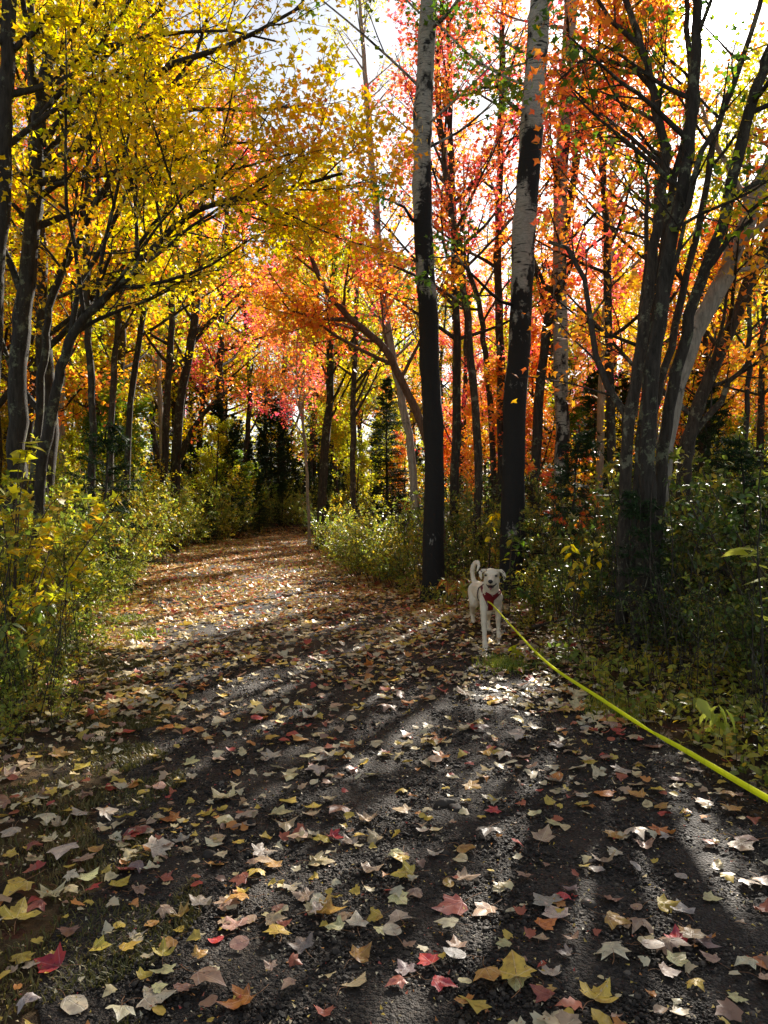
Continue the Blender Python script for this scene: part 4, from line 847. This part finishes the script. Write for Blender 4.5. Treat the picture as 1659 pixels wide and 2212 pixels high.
# ------------------------------------------------------------------ loose gravel and stones on the near path
def gravel(name, pos, scl, label):
    me = make_mesh(name, pos, attrs={'sz': scl}); o = link_mesh(name, me); tag(o, label, 'gravel', kind='stuff')
    g = bpy.data.node_groups.new("gravel_scatter", 'GeometryNodeTree')
    g.interface.new_socket("Geometry", in_out='INPUT', socket_type='NodeSocketGeometry'); g.interface.new_socket("Geometry", in_out='OUTPUT', socket_type='NodeSocketGeometry')
    N = g.nodes; gi = N.new("NodeGroupInput"); go = N.new("NodeGroupOutput"); ico = N.new("GeometryNodeMeshIcoSphere"); ico.inputs["Radius"].default_value = 1; ico.inputs["Subdivisions"].default_value = 1
    sp = N.new("GeometryNodeSetPosition"); nz = N.new("FunctionNodeRandomValue"); nz.data_type = 'FLOAT_VECTOR'; nz.inputs[0].default_value = (-.28,) * 3; nz.inputs[1].default_value = (.28,) * 3
    L = g.links.new; L(ico.outputs[0], sp.inputs[0]); L(nz.outputs[0], sp.inputs["Offset"])
    sm = N.new("GeometryNodeSetMaterial"); sm.inputs["Material"].default_value = STONE; L(sp.outputs[0], sm.inputs[0])
    m2p = N.new("GeometryNodeMeshToPoints"); L(gi.outputs[0], m2p.inputs[0])
    iop = N.new("GeometryNodeInstanceOnPoints"); L(m2p.outputs[0], iop.inputs["Points"]); L(sm.outputs[0], iop.inputs["Instance"])
    rr = N.new("FunctionNodeRandomValue"); rr.data_type = 'FLOAT_VECTOR'; rr.inputs[0].default_value = (-.6, -.6, 0); rr.inputs[1].default_value = (.6, .6, 6.28); L(rr.outputs[0], iop.inputs["Rotation"])
    na = N.new("GeometryNodeInputNamedAttribute"); na.data_type = 'FLOAT'; na.inputs[0].default_value = 'sz'
    rs = N.new("FunctionNodeRandomValue"); rs.data_type = 'FLOAT_VECTOR'; rs.inputs[0].default_value = (.75, .75, .5); rs.inputs[1].default_value = (1.25, 1.1, .8); rs.inputs["Seed"].default_value = 3
    vm = N.new("ShaderNodeVectorMath"); vm.operation = 'SCALE'; L(rs.outputs[0], vm.inputs[0]); L(na.outputs[0], vm.inputs["Scale"]); L(vm.outputs[0], iop.inputs["Scale"])
    L(iop.outputs[0], go.inputs[0]); md = o.modifiers.new("scatter", 'NODES'); md.node_group = g
rg = np.random.default_rng(9); n = 75000; y = 1.9 + (rg.random(n) ** 1.9) * 5.2; x = rg.uniform(-1, 1, n) * (.52 * y + .15); l, r = edges(y)
m = (x > l + rg.normal(.1, .12, n)) & (x < r + .15); x, y = x[m], y[m]; sc = np.clip(rg.lognormal(math.log(.0042), .42, len(x)), .002, .013) * (1 + (y - 2) * .12)
gravel("gravel", np.stack([x, y, height(x, y) + .006 + sc * .15], 1), sc, 'loose dark gravel on the near part of the path')
def stone(x, y, s, lab):
    bm = bmesh.new(); bmesh.ops.create_icosphere(bm, subdivisions=3, radius=1); r = random.Random(int(x * 999)); ph = [r.uniform(0, 6) for _ in range(6)]
    for v in bm.verts:
        c = v.co; k = 1 + .14 * math.sin(c.x * 3 + ph[0]) + .12 * math.sin(c.y * 4 + ph[1]) + .06 * math.sin(c.z * 9 + c.x * 7 + ph[2]); v.co = Vector((c.x * 1.25, c.y * .95, c.z * .62)) * k * s
    for f in bm.faces: f.smooth = True
    me = bpy.data.meshes.new("stone"); bm.to_mesh(me); bm.free(); o = link_mesh("stone", me, STONE); o.location = (x, y, gz(x, y) + s * .35); o.rotation_euler = (0, 0, r.uniform(0, 6)); tag(o, lab, 'stone')
for px, py, s, lab in ((543, 1780, 16, 'dark rounded stone beside leaves on the left half of the gravel'), (455, 1848, 16, 'flat dark stone bedded in the gravel, left of centre'), (962, 1742, 18, 'larger of two dark stones touching on the middle of the gravel'), (984, 1752, 14, 'smaller of two dark stones side by side on the middle of the gravel'),
                     (952, 1850, 16, 'dark stone beside the pale round leaf on the gravel'), (1272, 1958, 15, 'dark stone right of the small bright red leaf'), (1185, 2140, 18, 'dark stone low on the gravel near the pale tan leaf'), (1285, 2100, 12, 'small dark stone in the sunny patch low on the right'), (770, 2085, 12, 'small dark stone among leaves at the lower middle')):
    x, y = gpx(px, py); stone(x, y, s / F * y, lab)

# ------------------------------------------------------------------ the dog
def D(cx, cy, d):
    return Vector(W((1300 + cx / 5.53) * .7373, (1600 + cy / 5.53) * .7373, d))
def add_blob(bm, c, r, sub=2):
    m = Matrix.Translation(c) @ Matrix.Diagonal((*(r if hasattr(r, '__len__') else (r, r, r)), 1)); bmesh.ops.create_icosphere(bm, subdivisions=sub, radius=1, matrix=m)
def chain(bm, pts, step=.35):
    for (p, r), (q, s) in zip(pts[:-1], pts[1:]):
        n = max(2, int((q - p).length / (min(r, s) * step)) + 1)
        for i in range(n + 1):
            t = i / n; add_blob(bm, p.lerp(q, t), r + (s - r) * t, 2)
def remeshed(name, bm, voxel, smooth=3):
    me = bpy.data.meshes.new(name + "_t"); bm.to_mesh(me); bm.free(); o = bpy.data.objects.new(name + "_t", me); COL.objects.link(o)
    md = o.modifiers.new("r", 'REMESH'); md.mode = 'VOXEL'; md.voxel_size = voxel; sm = o.modifiers.new("s", 'SMOOTH'); sm.iterations = smooth; sm.factor = .5
    bpy.context.view_layer.update(); dg = bpy.context.evaluated_depsgraph_get(); out = bpy.data.meshes.new_from_object(o.evaluated_get(dg)); out.name = name
    bpy.data.objects.remove(o); bpy.data.meshes.remove(me)
    for p in out.polygons: p.use_smooth = True
    return out
def fur_mat(name, spots):
    t = NT(name); v = t.n("ShaderNodeTexCoord").outputs["Object"]; n1 = t.noise(6, 3, v); n2 = t.noise(160, 3, v, .6, (1, 1, .35))
    c = t.ramp(n1.outputs[0], [(.3, (.72, .60, .42)), (.7, (.86, .77, .60))]).outputs[0]
    if spots: c = t.mix(t.ramp(t.noise(32, 2, v, .5).outputs[0], [(.54, (0, 0, 0)), (.60, (.85, .85, .85))]).outputs[0], c, (.08, .06, .055))
    t.bsdf(c, .85, .15, n2.outputs[0], .5, .006); return t.m
FUR = fur_mat("cream_fur", False); EARF = fur_mat("spotted_ear_fur", True)
def dog():
    base = Vector(D(672, 1640, 7.44)); base.z = gz(base.x, base.y)
    root = empty('dog', base); tag(root, 'cream white dog with spotted ears and a red harness, trotting towards the viewer', 'dog')
    bm = bmesh.new(); P = lambda x, y, d, r: (D(x, y, d), r)
    sk = D(777, 462, 7.47); add_blob(bm, sk, (.078, .088, .060), 3); add_blob(bm, D(775, 430, 7.48), (.068, .075, .042), 3)
    add_blob(bm, D(712, 555, 7.45), (.040, .055, .052), 3); add_blob(bm, D(838, 560, 7.45), (.040, .055, .052), 3)
    for sx in (-1, 1): add_blob(bm, D(775 + sx * 78, 440, 7.405), (.024, .02, .014))          # brows
    chain(bm, [P(768, 520, 7.40, .040), P(760, 568, 7.30, .033), P(757, 585, 7.265, .026)])    # muzzle
    chain(bm, [P(728, 600, 7.36, .026), P(742, 612, 7.28, .017)]); chain(bm, [P(800, 600, 7.36, .026), P(776, 612, 7.28, .017)])   # upper lips
    chain(bm, [P(765, 668, 7.40, .034), P(760, 695, 7.315, .018)])                             # lower jaw
    chain(bm, [P(700, 600, 7.44, .034), P(735, 680, 7.42, .025)]); chain(bm, [P(845, 600, 7.44, .034), P(800, 680, 7.42, .025)])
    chain(bm, [P(770, 560, 7.52, .072), P(765, 690, 7.58, .082), P(765, 790, 7.64, .092)])     # neck
    chain(bm, [P(775, 850, 7.68, .100), P(775, 930, 7.70, .082)]); chain(bm, [P(690, 830, 7.66, .068), P(690, 900, 7.66, .055)]); chain(bm, [P(868, 830, 7.68, .058), P(872, 910, 7.69, .048)])
    chain(bm, [P(765, 800, 7.72, .108), P(700, 770, 7.92, .112), P(610, 730, 8.10, .100), P(545, 690, 8.22, .088)])   # trunk
    chain(bm, [P(652, 880, 7.63, .048), P(648, 1050, 7.58, .036), P(650, 1180, 7.53, .030), P(655, 1330, 7.49, .027), P(662, 1460, 7.47, .024), P(668, 1570, 7.45, .027)])
    for dx in (-26, -9, 9, 26): chain(bm, [P(670 + dx * .7, 1590, 7.44, .017), P(672 + dx, 1640, 7.40, .0155)])
    chain(bm, [P(882, 900, 7.69, .044), P(880, 1090, 7.72, .032), P(882, 1240, 7.73, .024), P(888, 1380, 7.73, .021), P(893, 1440, 7.71, .024)])
    for dx in (-20, -2, 16): chain(bm, [P(893 + dx * .7, 1450, 7.70, .015), P(894 + dx, 1478, 7.67, .014)])
    chain(bm, [P(515, 720, 8.22, .085), P(510, 830, 8.17, .074), P(492, 930, 8.12, .052), P(470, 1010, 8.22, .032), P(464, 1080, 8.30, .025), P(472, 1170, 8.28, .023), P(474, 1205, 8.25, .028)])
    chain(bm, [P(478, 1205, 8.23, .025), P(482, 1222, 8.18, .02)])
    chain(bm, [P(640, 800, 8.16, .08), P(690, 950, 8.10, .055), P(725, 1070, 8.08, .038), P(722, 1180, 8.20, .024), P(724, 1300, 8.16, .022), P(733, 1345, 8.12, .026), P(742, 1355, 8.07, .02)])
    chain(bm, [P(510, 640, 8.30, .030), P(478, 520, 8.36, .027), P(462, 420, 8.38, .026), P(475, 330, 8.37, .027), P(512, 272, 8.35, .027), P(550, 262, 8.32, .024), P(568, 310, 8.30, .019), P(556, 370, 8.28, .014), P(538, 405, 8.27, .009)])
    me = remeshed("body", bm, .0075, 4)
    from mathutils import noise as mn
    ns_ = [v.normal.copy() for v in me.vertices]
    for v, n_ in zip(me.vertices, ns_): v.co += n_ * (.0045 * mn.noise(v.co * 38) + .0025 * mn.noise(Vector((v.co.x * 130, v.co.y * 130, v.co.z * 45))))
    inv = Matrix.Translation(-base); me.transform(inv); b = link_mesh("body", me, FUR, root)
    bv = BVHTree.FromPolygons([v.co + base for v in me.vertices], [tuple(p.vertices) for p in me.polygons])
    def part(name, bm, mat, vox=None, sm=2):
        if vox: m = remeshed(name, bm, vox, sm)
        else:
            m = bpy.data.meshes.new(name); bm.to_mesh(m); bm.free()
            for p in m.polygons: p.use_smooth = True
        m.transform(inv); return link_mesh(name, m, mat, root)
    e = bmesh.new(); chain(e, [P(688, 396, 7.46, .016), P(632, 392, 7.44, .017), P(592, 428, 7.42, .018), P(596, 482, 7.41, .016), P(612, 535, 7.41, .007)], .25); part('ear', e, EARF, .0045)
    e = bmesh.new(); chain(e, [P(865, 396, 7.46, .016), P(925, 398, 7.44, .018), P(968, 448, 7.43, .020), P(990, 505, 7.42, .014), P(975, 552, 7.42, .007)], .25); part('ear', e, EARF, .0045)
    cam_p = Vector((0, 0, CAMZ))
    def surf(cx, cy, off=.004):
        t = D(cx, cy, 7.5); d = (t - cam_p).normalized(); h = bv.ray_cast(cam_p, d)
        return (h[0] + h[1] * off, h[1]) if h[0] is not None else (None, None)
    for cx, cy in ((688, 462), (845, 472)):
        pass
    DARK = simple("dark_nose_skin", (.012, .01, .01), .3, .5); LID = simple("eyelid", (.05, .035, .03), .6)
    for cx, cy in ((688, 472), (845, 482)):
        p, n_ = surf(cx, cy, .003)
        if p is not None:
            e = bmesh.new(); add_blob(e, p, (.0155, .008, .0105), 3); part('eye', e, DARK)
    e = bmesh.new(); add_blob(e, D(757, 574, 7.243), (.0235, .016, .018), 3); add_blob(e, D(757, 592, 7.246), (.012, .010, .012), 2); part('nose', e, DARK, .003)
    MOUTH = simple("mouth_inside", (.035, .012, .012), .5); TON = simple("tongue_pink", (.42, .14, .13), .35, .5)
    e = bmesh.new(); chain(e, [P(698, 618, 7.375, .009), P(725, 645, 7.33, .013), P(760, 655, 7.285, .016), P(797, 645, 7.33, .013), P(848, 612, 7.375, .009)], .3); chain(e, [P(762, 645, 7.30, .02), P(762, 655, 7.36, .03)]); part('mouth', e, MOUTH, .004)
    e = bmesh.new(); chain(e, [P(762, 672, 7.33, .016), P(760, 686, 7.295, .0145)]); part('tongue', e, TON, .004)
    # harness: panels laid on the chest
    HAR = simple("harness_red", (.20, .012, .018), .7, .3); STR = simple("harness_strap", (.035, .012, .014), .7)
    def panel(name, L, Rr, n, mat, off=.007, m=7):
        L, Rr = smooth_poly([(a, b, 0) for a, b in L], n), smooth_poly([(a, b, 0) for a, b in Rr], n); V = []; last = None
        for i in range(n):
            for j in range(m):
                q = L[i] + (Rr[i] - L[i]) * j / (m - 1); p, n_ = surf(q[0], q[1], off)
                if p is None: p = last if last is not None else D(q[0], q[1], 7.6)
                V.append(tuple(p - base)); last = p
        V = np.array(V).reshape(n, m, 3)
        for _ in range(4):
            A_ = V.copy(); A_[1:-1] = (V[:-2] + V[2:] + 2 * V[1:-1]) / 4; V = A_; A_ = V.copy(); A_[:, 1:-1] = (V[:, :-2] + V[:, 2:] + 2 * V[:, 1:-1]) / 4; V = A_
        F0 = V.reshape(-1, 3); F1 = F0 + np.array([0, .012, 0]); k = n * m; Q = []
        for i in range(n - 1):
            for j in range(m - 1): a = i * m + j; Q += [(a, a + 1, a + m + 1, a + m), (k + a, k + a + m, k + a + m + 1, k + a + 1)]
        for i in range(n - 1):
            a = i * m; Q.append((a, a + m, k + a + m, k + a)); a += m - 1; Q.append((a, k + a, k + a + m, a + m))
        for j in range(m - 1): Q.append((j, k + j, k + j + 1, j + 1)); a = (n - 1) * m + j; Q.append((a, a + 1, k + a + 1, k + a))
        return link_mesh(name, make_mesh(name, np.concatenate([F0 - [0, .004, 0], F1]), quads=Q, smooth=True), mat, root)
    h = panel('harness', [(596, 668), (625, 750), (655, 830), (690, 930), (715, 1040)], [(632, 655), (680, 735), (790, 785), (812, 900), (792, 1030)], 16, HAR)
    h['label'] = 'red harness chest panel'
    panel('harness_strap', [(800, 790), (845, 760), (900, 712)], [(800, 880), (870, 815), (932, 762)], 8, HAR, .009)
    # girth strap right round the ribs
    ring = []
    c0 = D(735, 800, 7.86); ax = (D(700, 770, 7.95) - D(765, 800, 7.72)).normalized(); u = ax.cross(Vector((0, 0, 1))).normalized(); v = u.cross(ax)
    for i in range(28):
        a = i / 28 * 2 * PI; d = u * math.cos(a) + v * math.sin(a); hit = bv.ray_cast(c0 + d * .5, -d); ring.append((hit[0] + d * .004) if hit[0] is not None else c0 + d * .12)
    V = []; Q = []
    for i, p in enumerate(ring):
        for sx, sd in ((-1, 0), (1, 0), (1, .005), (-1, .005)): V.append(tuple(p + ax * .012 * sx + (p - c0).normalized() * sd - base))
        a, b_ = i * 4, ((i + 1) % 28) * 4; Q += [(a + k, a + (k + 1) % 4, b_ + (k + 1) % 4, b_ + k) for k in range(4)]
    link_mesh('girth_strap', make_mesh('girth_strap', V, quads=Q), STR, root)
    return surf(712, 880, .012)[0], bv
clip, DOGBV = dog()

# ------------------------------------------------------------------ the leash
def leash():
    LE = NT("neon_yellow_webbing"); v = LE.n("ShaderNodeTexCoord").outputs["UV"]; sx = LE.n("ShaderNodeSeparateXYZ"); LE.t.links.new(v, sx.inputs[0])
    st = LE.math('SINE', LE.math('MULTIPLY', sx.outputs[1], 900.)); nz = LE.noise(7, 2, v)
    rib = LE.math('PINGPONG', sx.outputs[1], .06); mk = LE.ramp(rib, [(0, (1, 1, 1)), (.008, (0, 0, 0))]).outputs[0]
    c = LE.mix(LE.math('MULTIPLY', mk, .55), (.92, .95, .04), (.45, .48, .05))
    b = LE.bsdf(c, .5, .4, st, .25, .002)
    tr = LE.n("ShaderNodeBsdfTranslucent"); tr.inputs[0].default_value = (.97, 1, .04, 1); mx = LE.n("ShaderNodeMixShader"); mx.inputs[0].default_value = .5
    LE.t.links.new(b.outputs[0], mx.inputs[1]); LE.t.links.new(tr.outputs[0], mx.inputs[2]); LE.t.links.new(mx.outputs[0], LE.out.inputs[0])
    s0 = clip if clip is not None else D(712, 880, 7.5)
    P = [s0, W(1065, 1308, 6.9), W(1110, 1358, 5.5), W(1180, 1430, 3.9), W(1300, 1511, 2.7), W(1400, 1576, 2.14), W(1480, 1621, 1.85), W(1659, 1725, 1.4), W(1900, 1850, 1.08)]
    p = smooth_poly(P, 180); n = len(p); T = nrm(np.gradient(p, axis=0)); up = np.array([0, 0, 1.]); side = nrm(np.cross(T, up)); nn = np.cross(side, T)
    sl_ = np.concatenate([[0], np.cumsum(np.linalg.norm(np.diff(p, axis=0), axis=1))])
    tw = np.interp(np.arange(n) / n, [0, .2, .45, .6, .64, .68, 1], [.3, .7, 1.0, 1.25, 1.62, 1.25, .95]); vw = nrm(np.array([0, -.25, CAMZ]) - p); f0 = nrm(np.cross(T, vw)); f1 = np.cross(T, f0); tw = np.interp(np.arange(n) / n, [0, .2, .45, .58, .63, .68, 1], [.1, .5, .3, .6, 1.15, .6, .35]); wd = f0 * np.cos(tw)[:, None] + f1 * np.sin(tw)[:, None]; th = np.cross(T, wd)
    hw = .0066; V = np.stack([p - wd * hw - th * .0009, p + wd * hw - th * .0009, p + wd * hw + th * .0009, p - wd * hw + th * .0009], 1).reshape(-1, 3)
    uv = np.stack([np.tile([0, 1, 1, 0], n), np.repeat(sl_, 4)], 1); i = np.arange(n - 1)[:, None] * 4; Q = np.concatenate([np.concatenate([i + k, i + (k + 1) % 4, i + 4 + (k + 1) % 4, i + 4 + k], 1) for k in range(4)])
    root = empty('leash', tuple(s0)); V = V - np.array(s0)
    link_mesh('webbing', make_mesh('webbing', V, quads=Q, uv=uv), LE.m, root); tag(root, 'neon yellow flat leash running from the dog harness to the right edge', 'leash')
    MET = simple("clip_metal", (.3, .3, .3), .3, .8); MET.node_tree.nodes["Principled BSDF"].inputs["Metallic"].default_value = 1
    bm = bmesh.new(); d = (Vector(p[4]) - Vector(p[0])).normalized()
    for i in range(14):
        a = i / 14 * 2 * PI; bmesh.ops.create_icosphere(bm, subdivisions=1, radius=.003, matrix=Matrix.Translation((math.cos(a) * .009, 0, math.sin(a) * .014)))
    bmesh.ops.create_cone(bm, segments=8, radius1=.005, radius2=.004, depth=.03, cap_ends=True, matrix=Matrix.Translation((0, 0, -.024)))
    m = bpy.data.meshes.new('snap_clip'); bm.to_mesh(m); bm.free(); link_mesh('snap_clip', m, MET, root)
leash()

# ------------------------------------------------------------------ near plants whose single leaves show
def leaf_part_mesh(i, maple):
    r = np.random.default_rng(80 + i); tv, tf = (np.array([(0, 0, 0), (-.12, .12, .03), (-.25, .32, .05), (-.22, .62, .02), (-.1, .86, -.04), (0, 1.05, -.12), (.1, .86, -.04), (.22, .62, .02), (.25, .32, .05), (.12, .12, .03), (0, .35, -.01), (0, .7, -.03)], float),
              [(0, 10, 1), (1, 10, 2), (2, 10, 3), (3, 10, 11), (3, 11, 4), (4, 11, 5), (5, 11, 6), (6, 11, 7), (7, 11, 10), (7, 10, 8), (8, 10, 9), (9, 10, 0)])
    if maple:
        tv = np.array([(0, .3, 0)] + [(x * .85, y, .05 * math.cos(x * 6) - .08 * abs(y - .4)) for x, y in OUT_MAPLE[::2]], float); n = len(tv) - 1; tf = [(0, 1 + k, 1 + (k + 1) % n) for k in range(n)]
    tv = tv.copy(); tv[:, 2] += r.normal(0, .015, len(tv)) - .25 * r.random() * tv[:, 1] ** 2
    return make_mesh("leaf", tv, tris=np.array(tf), attrs={'rnd': np.full(len(tv), r.random())}, smooth=True)
LPM = [leaf_part_mesh(i, False) for i in range(5)] + [leaf_part_mesh(i, True) for i in range(4)]
DRY = leaf_mat("leaf_dry_orange", [(0, (.50, .20, .05)), (1, (.62, .33, .10))], .4)
PALEY = leaf_mat("leaf_pale_lime", [(0, (.38, .46, .08)), (1, (.55, .55, .12))], .55)
def leafy(name, cat, label, px, d, h, nst, nlv, size, mat, seed, maple=False, spread=.3, z0=0., droop=.5, lean=(0, 0)):
    r = np.random.default_rng(seed); x = (px - CX) / F * d; base = np.array([x, d, gz(x, d) - .01]); root = empty(name, base); tag(root, label, cat)
    for s in range(nst):
        a = r.uniform(0, 2 * PI); top = np.array([math.cos(a) * spread + lean[0], math.sin(a) * spread * .6 + lean[1], h * r.uniform(.75, 1.05)]); P = smooth_poly([(0, 0, 0), top * [.2, .2, .55], top * [.6, .6, .9], top], 10)
        V, Q = tubes(P[None], np.linspace(.006, .002, 10)[None] * (.6 + h * .5), 5); link_mesh("stem", make_mesh("stem", V, quads=Q, smooth=True), TWIGM, root)
        for k in range(nlv):
            t = .35 + .65 * (k + .5) / nlv; p = P[min(9, int(t * 9.99))]; b = a + PI * (k % 2) + r.normal(0, .7)
            o = bpy.data.objects.new("leaf", LPM[int(r.integers(5, 9)) if maple else int(r.integers(0, 5))]); COL.objects.link(o); o.parent = root
            o.location = p; o.rotation_euler = (-droop + r.normal(0, .25), r.normal(0, .3), b); sc = size * r.uniform(.7, 1.2); o.scale = (sc, sc, sc)
            if not o.data.materials: o.data.materials.append(mat)
            o.material_slots[0].link = 'OBJECT'; o.material_slots[0].material = mat
leafy('seedling', 'plant', 'lime-green seedling with drooping leaves at the lower right verge, beside the leash', 1560, 4.3, .33, 3, 5, .11, PALEY, 1, spread=.14, droop=.9)
leafy('sapling', 'sapling', 'broad-leaved lime-green sapling reaching in from the right edge', 1690, 5.0, 1.22, 3, 8, .14, PALEY, 2, maple=True, spread=.35, droop=.15, lean=(-.15, 0))
leafy('plant', 'plant', 'dry orange drooping leaves at the foot of the straight aspen', 968, 10.3, .42, 2, 6, .16, DRY, 3, spread=.25, droop=.7)
leafy('plant', 'plant', 'green leafy plant between the straight aspen and the dog', 985, 9.4, .45, 4, 6, .12, LM['shrub'], 4, spread=.25, droop=.3)
leafy('plant', 'plant', 'green plant with oval leaves arching above the dog head', 1100, 9.2, .88, 3, 8, .10, LM['green'], 5, spread=.3, droop=.2, lean=(-.1, 0))
leafy('plant', 'plant', 'small green plant right of the dog in front of the leaning aspen', 1160, 8.4, .38, 4, 6, .09, LM['green'], 6, spread=.22, droop=.35)
leafy('seedling', 'plant', 'tiny green maple seedling below the dog beside the leash', 1120, 6.9, .16, 2, 4, .08, LM['yellowgreen'], 7, maple=True, spread=.1, droop=.5)
leafy('seedling', 'plant', 'small sunlit seedling at the edge of the path below the clump', 1290, 6.1, .2, 3, 4, .09, PALEY, 8, spread=.12, droop=.6)
leafy('plant', 'plant', 'low seedling with pale green leaves left of the drooping lime one', 1445, 4.9, .22, 5, 5, .06, LM['weed'], 9, spread=.2, droop=.3)
leafy('plant', 'plant', 'leafy weed at the left edge beside the path, lowest of the green plants', -5, 5.0, .62, 5, 8, .10, LM['shrub'], 10, spread=.35, droop=.4)
leafy('plant', 'plant', 'broad green weed standing at the left edge above the lowest one', 40, 5.7, .72, 5, 8, .11, LM['weed'], 11, spread=.4, droop=.5)
leafy('sapling', 'sapling', 'young maple with yellow-green leaves beside the left edge trunk', 30, 6.6, 1.75, 4, 10, .13, LM['yellowgreen'], 12, maple=True, spread=.55, droop=.1)
leafy('plant', 'plant', 'yellow-leaved twiggy plant between the leaning aspen and the clump', 1240, 7.9, .85, 4, 7, .12, LM['yellow'], 13, spread=.35, droop=.4)
leafy('plant', 'plant', 'bare-looking twig plant with a few yellow leaves between the aspens', 1055, 11, 1.3, 2, 7, .12, LM['yellow'], 14, spread=.15, droop=.6)
# thin bare stalks and a dead branch in the undergrowth
def stick(name, cat, label, pts, r0, r1, mat=BARK2):
    p = smooth_poly(pts, 16); p[1:-1] += np.random.default_rng(len(label)).normal(0, .006, (14, 3)); b = p[0].copy(); V, Q = tubes((p - b)[None], np.linspace(r0, r1, 16)[None], 7); o = link_mesh(name, make_mesh(name, V, quads=Q, smooth=True), mat); o.location = b; tag(o, label, cat)
stick('fallen_branch', 'branch', 'thin fallen branch lying in the leaves right of the dog', [W(1150, 1352, 7.7) * [1, 1, 0] + [0, 0, gz(2, 7.7) + .05], W(1230, 1350, 7.9) * [1, 1, 0] + [0, 0, gz(2, 7.9) + .08], W(1330, 1345, 8) * [1, 1, 0] + [0, 0, gz(2.4, 8) + .05]], .014, .006)
stick('dry_stalk', 'stalk', 'dark dry stalk standing at the right edge behind the leash', [W(1652, 1600, 4.6), W(1648, 1400, 4.6), W(1640, 1180, 4.6), W(1645, 1000, 4.65)], .008, .003, BARK)
stick('dry_stalk', 'stalk', 'dark dry stalk in front of the weeds at the left edge', [W(14, 1560, 4.9), W(18, 1420, 4.9), W(10, 1300, 4.9), W(25, 1200, 5)], .007, .003, BARK)
for i, (a, b, c) in enumerate([((1412, 1350), (1405, 1150), (1425, 900)), ((1440, 1340), (1452, 1180), (1440, 980)), ((1480, 1370), (1500, 1200), (1560, 1060)), ((1330, 1340), (1335, 1220), (1310, 1100))]):
    stick('thin_stem', 'stem', ['hair-thin stem in front of the thickest trunk of the clump', 'hair-thin stem in front of the pale birch', 'thin stem leaning right from the clump into the shrubs', 'thin stem just left of the clump'][i], [W(*a, 6.5), W(*b, 6.5), W(*c, 6.6)], .007, .003, BARK2)
